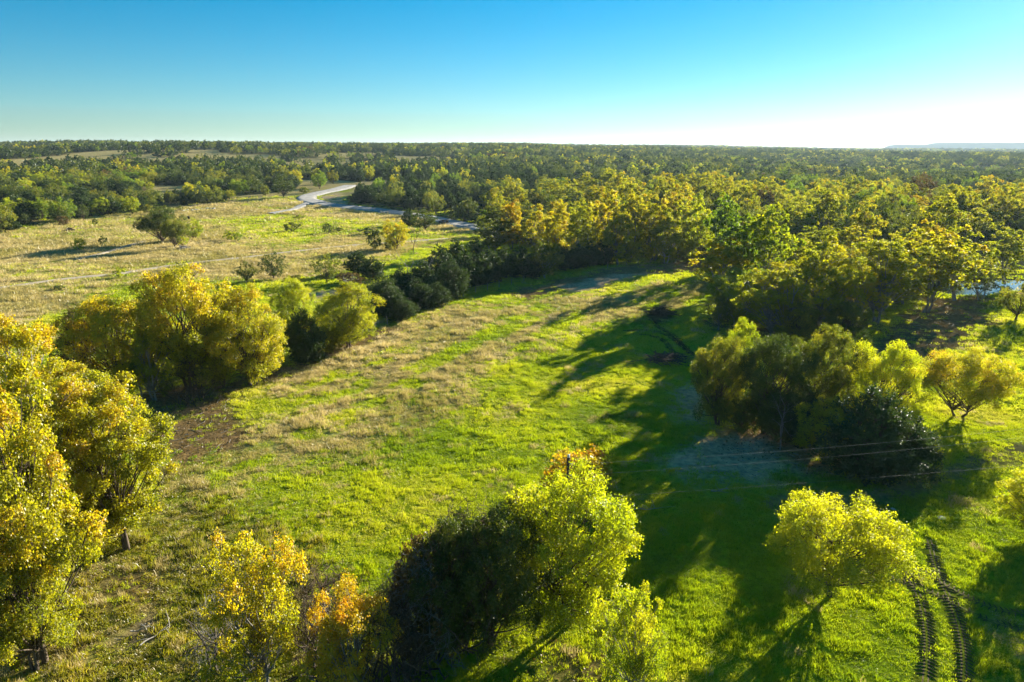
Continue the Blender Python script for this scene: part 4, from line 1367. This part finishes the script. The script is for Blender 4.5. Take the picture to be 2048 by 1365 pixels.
# ------------------------------------------------------------------ cattle, frame, stones, branches
def cow():
    x, y = at(378, 441); z = float(height(x, y))
    me = bpy.data.meshes.new('cow')
    J = [((0, 0, 1.05), .36), ((0, .45, 1.07), .38), ((0, -.5, 1.08), .36), ((0, -.95, 1.1), .26), ((0, .95, 1.22), .20), ((0, 1.25, 1.30), .16), ((0, 1.55, 1.14), .09),
         ((.2, .5, .72), .12), ((.21, .52, .38), .07), ((.21, .52, .03), .06), ((-.2, .5, .72), .12), ((-.21, .46, .38), .07), ((-.21, .46, .03), .06),
         ((.2, -.72, .78), .15), ((.22, -.86, .42), .07), ((.22, -.78, .03), .06), ((-.2, -.72, .78), .15), ((-.22, -.92, .42), .07), ((-.22, -.84, .03), .06),
         ((0, -1.12, 1.0), .04), ((0, -1.16, .55), .03), ((.2, 1.22, 1.36), .04), ((-.2, 1.22, 1.36), .04)]
    E = [(0, 1), (0, 2), (2, 3), (1, 4), (4, 5), (5, 6), (1, 7), (7, 8), (8, 9), (1, 10), (10, 11), (11, 12), (2, 13), (13, 14), (14, 15), (2, 16), (16, 17), (17, 18), (3, 19), (19, 20), (5, 21), (5, 22)]
    me.from_pydata([j[0] for j in J], E, [])
    o = link('cow', me); o.location = (x, y, z); o.rotation_euler = (0, 0, R(35))
    sk = o.modifiers.new('skin', 'SKIN')
    for v, (c, r) in zip(me.skin_vertices[0].data, J): v.radius = (r, r)
    me.skin_vertices[0].data[0].use_root = True
    o.modifiers.new('sub', 'SUBSURF').levels = 1
    me.materials.append(M['hide'])
    tag(o, 'black cow standing on the pasture beyond the big live oak', 'cow')


cow()
x, y = at(520, 449); z = float(height(x, y))
e = root('feeder_frame', x, y, z, 'dark empty pipe frame standing on the green pasture', 'frame', rz=.5)
for q in ((-1.4, -.4), (1.4, -.4), (1.4, .4), (-1.4, .4)):
    w = Wood(); w.tube([(*q, -.1), (*q, 1.0)], [.06, .06], 5); link('leg', w.mesh('frame_leg', M['polewood']), e)
for a, b in (((-1.4, -.4), (1.4, -.4)), ((1.4, .4), (-1.4, .4)), ((-1.4, -.4), (-1.4, .4)), ((1.4, -.4), (1.4, .4))):
    w = Wood(); w.tube([(*a, .95), (*b, .95)], [.06, .06], 5); link('rail', w.mesh('frame_rail', M['polewood']), e)


def stone_mesh(seed):
    import bmesh
    bm = bmesh.new(); bmesh.ops.create_icosphere(bm, subdivisions=2, radius=.5)
    rs = np.random.RandomState(seed); k = rs.normal(size=(5, 3))
    for v in bm.verts:
        s = 1 + sum(.12 * math.sin(3 * v.co.dot(Vector(q)) + i) for i, q in enumerate(k))
        v.co = Vector((v.co.x * s * 1.3, v.co.y * s, v.co.z * s * .55))
    me = bpy.data.meshes.new('stone'); bm.to_mesh(me); bm.free(); me.materials.append(M['stone'])
    return me


STM = [stone_mesh(i) for i in range(3)]
for i, (px, py, s, lab) in enumerate([(1884, 1037, .5, 'white flat stone at the end of the tyre tracks'), (1786, 1019, .35, 'white flat stone on the dirt path left of the tyre tracks'),
                                     (1738, 958, .25, 'small white stone under the lowest wire')]):
    x, y = at(px, py); o = link('stone', STM[i % 3]); o.location = (x, y, float(height(x, y)) + .08 * s); o.scale = (s, s, s * .6); o.rotation_euler = (0, 0, i * 1.3); tag(o, lab, 'stone')
_rl = random.Random(4)
for i in range(16):
    px, py = 352 + i * 6.2 + _rl.uniform(-2, 2), 423.5 - i * .45 + _rl.uniform(-.8, .8)
    x, y = at(px, py); o = link('stone', STM[i % 3]); s = _rl.uniform(.7, 1.6); o.location = (x, y, float(height(x, y)) + .1); o.scale = (s, s, s); o.rotation_euler = (0, 0, i)
    tag(o, '%s pale stone from the left in the line behind the live oak' % NTH[i], 'stone', 'line of pale stones on the pasture edge')


def branch(px, py, L, rz, mat, seed, label):
    x, y = at(px, py); z = float(height(x, y)); rs = np.random.RandomState(seed)
    e = root('fallen_branch', x, y, z, label, 'branch', rz=rz)
    t = np.linspace(0, 1, 7); P = np.stack([(t - .5) * L, np.cumsum(rs.normal(size=7) * .05 * L * .4), .1 + .12 * np.sin(t * 4 + seed) ** 2], 1)
    w = Wood(); w.tube(P, np.linspace(.04, .018, 7), 6); link('limb', w.mesh('branch_limb', M[mat]), e)
    tw = Wood()
    for k in range(7):
        s = P[rs.randint(2, 7)]; d = rs.normal(size=3) * .3 * L; d[2] = abs(d[2]) * .4
        tw.tube([s, s + d * .5 + rs.normal(size=3) * .05, s + d], [.018, .012, .006], 4)
    link('twigs', tw.mesh('branch_twigs', M[mat]), e)


branch(312, 1275, 1.8, 1.2, 'deadwood', 1, 'pale dead branch lying on the bare patch at the bottom left')
branch(285, 1262, 1.1, .5, 'deadwood', 2, 'short grey stick on the bare patch beside the pale dead branch')
branch(295, 792, 5.0, .3, 'deadwood', 3, 'pale fallen limb under the golden group beside the stout post')
branch(1292, 1022, 1.8, .1, 'deadwood', 4, 'pale sticks lying in the shade right of the big lime tree')
branch(1440, 985, 1.5, .2, 'deadwood', 5, 'thin pale stick lying below the grey gravel patch')
branch(432, 1072, 1.4, .6, 'burnt', 6, 'dark stick in the weeds right of the foreground sycamores')

for (bx, by, yt, w, sd, lab) in ((645, 1225, 1148, 34, 11, 'charred forked snag sticking up above the twig tangle'), (682, 1240, 1180, 16, 12, 'short charred stub right of the forked snag')):
    x, y, z, h, w = dims(bx, by, yt, w)
    k = Wood(); k.tube([(0, 0, -.1), (.03, 0, h * .35), (.1, 0, h * .6)], [.11, .10, .08], 6)
    e = root('charred_snag', x, y, z, lab, 'snag'); link('trunk', k.mesh('snag_trunk', M['burnt']), e)
    for sg in (-1, 1):
        k = Wood(); k.tube([(.1, 0, h * .57), (.1 + sg * w * .25, .05, h * .8), (.1 + sg * w * .4, 0, h * (1 if sg < 0 else .95))], [.075, .05, .02], 5); link('prong', k.mesh('snag_prong', M['burnt']), e)


def brush_pile(px, py, wpx, hpx, mat, seed, label):
    x, y, z, h, w = dims(px, py, py - hpx, wpx)
    rs = np.random.RandomState(seed); k = Wood(); h = max(h, .35)
    for i in range(150):
        c = np.array([rs.normal() * w * .22, rs.normal() * w * .16, 0]); q = math.exp(-((c[0] / w) ** 2 + (c[1] / w) ** 2) * 6)
        c[2] = rs.uniform(.02, 1) * h * q
        d = rs.normal(size=3); d[2] *= .35; d *= w * .16
        k.tube([c - d, c + rs.normal(size=3) * .05, c + d], np.array([.05, .04, .015]) * rs.uniform(.5, 1.3), 4)
    e = root('brush_pile', x, y, z, label, 'brush pile'); link('sticks', k.mesh('pile_sticks', M[mat]), e)


brush_pile(140, 463, 22, 7, 'bark', 1, 'dark brush pile on the pasture near the left wood')
brush_pile(598, 437, 20, 6, 'bark', 2, 'dark brush pile on the pasture below the road bend')
brush_pile(1335, 722, 90, 12, 'bark', 3, 'flat dark heap of sticks left of the tree cluster')
brush_pile(1318, 630, 60, 16, 'twig', 4, 'brown brush heap on the dark patch in the field')
brush_pile(368, 500, 26, 9, 'deadwood', 5, 'pale brush pile at the foot of the red-tinged oak')
brush_pile(165, 500, 14, 4, 'bark', 6, 'small brush heap beside the yellow sapling bush')

# ------------------------------------------------------------------ air
def haze():
    bm_v = [(sx * 9800, sy * 9800, z) for z in (-16.0, 112.0) for sy in (-1, 1) for sx in (-1, 1)]
    me = bpy.data.meshes.new('haze')
    me.from_pydata(bm_v, [], [(0, 2, 3, 1), (4, 5, 7, 6), (0, 1, 5, 4), (1, 3, 7, 5), (3, 2, 6, 7), (2, 0, 4, 6)])
    m, n, l = new_mat('haze_air')
    v = n.new('ShaderNodeVolumePrincipled')
    v.inputs['Color'].default_value = (.62, .82, 1.0, 1); v.inputs['Density'].default_value = .00005; v.inputs['Anisotropy'].default_value = .3
    out = n.new('ShaderNodeOutputMaterial'); l.new(v.outputs[0], out.inputs['Volume'])
    me.materials.append(m)
    tag(link('haze', me), kind='stuff')


haze()
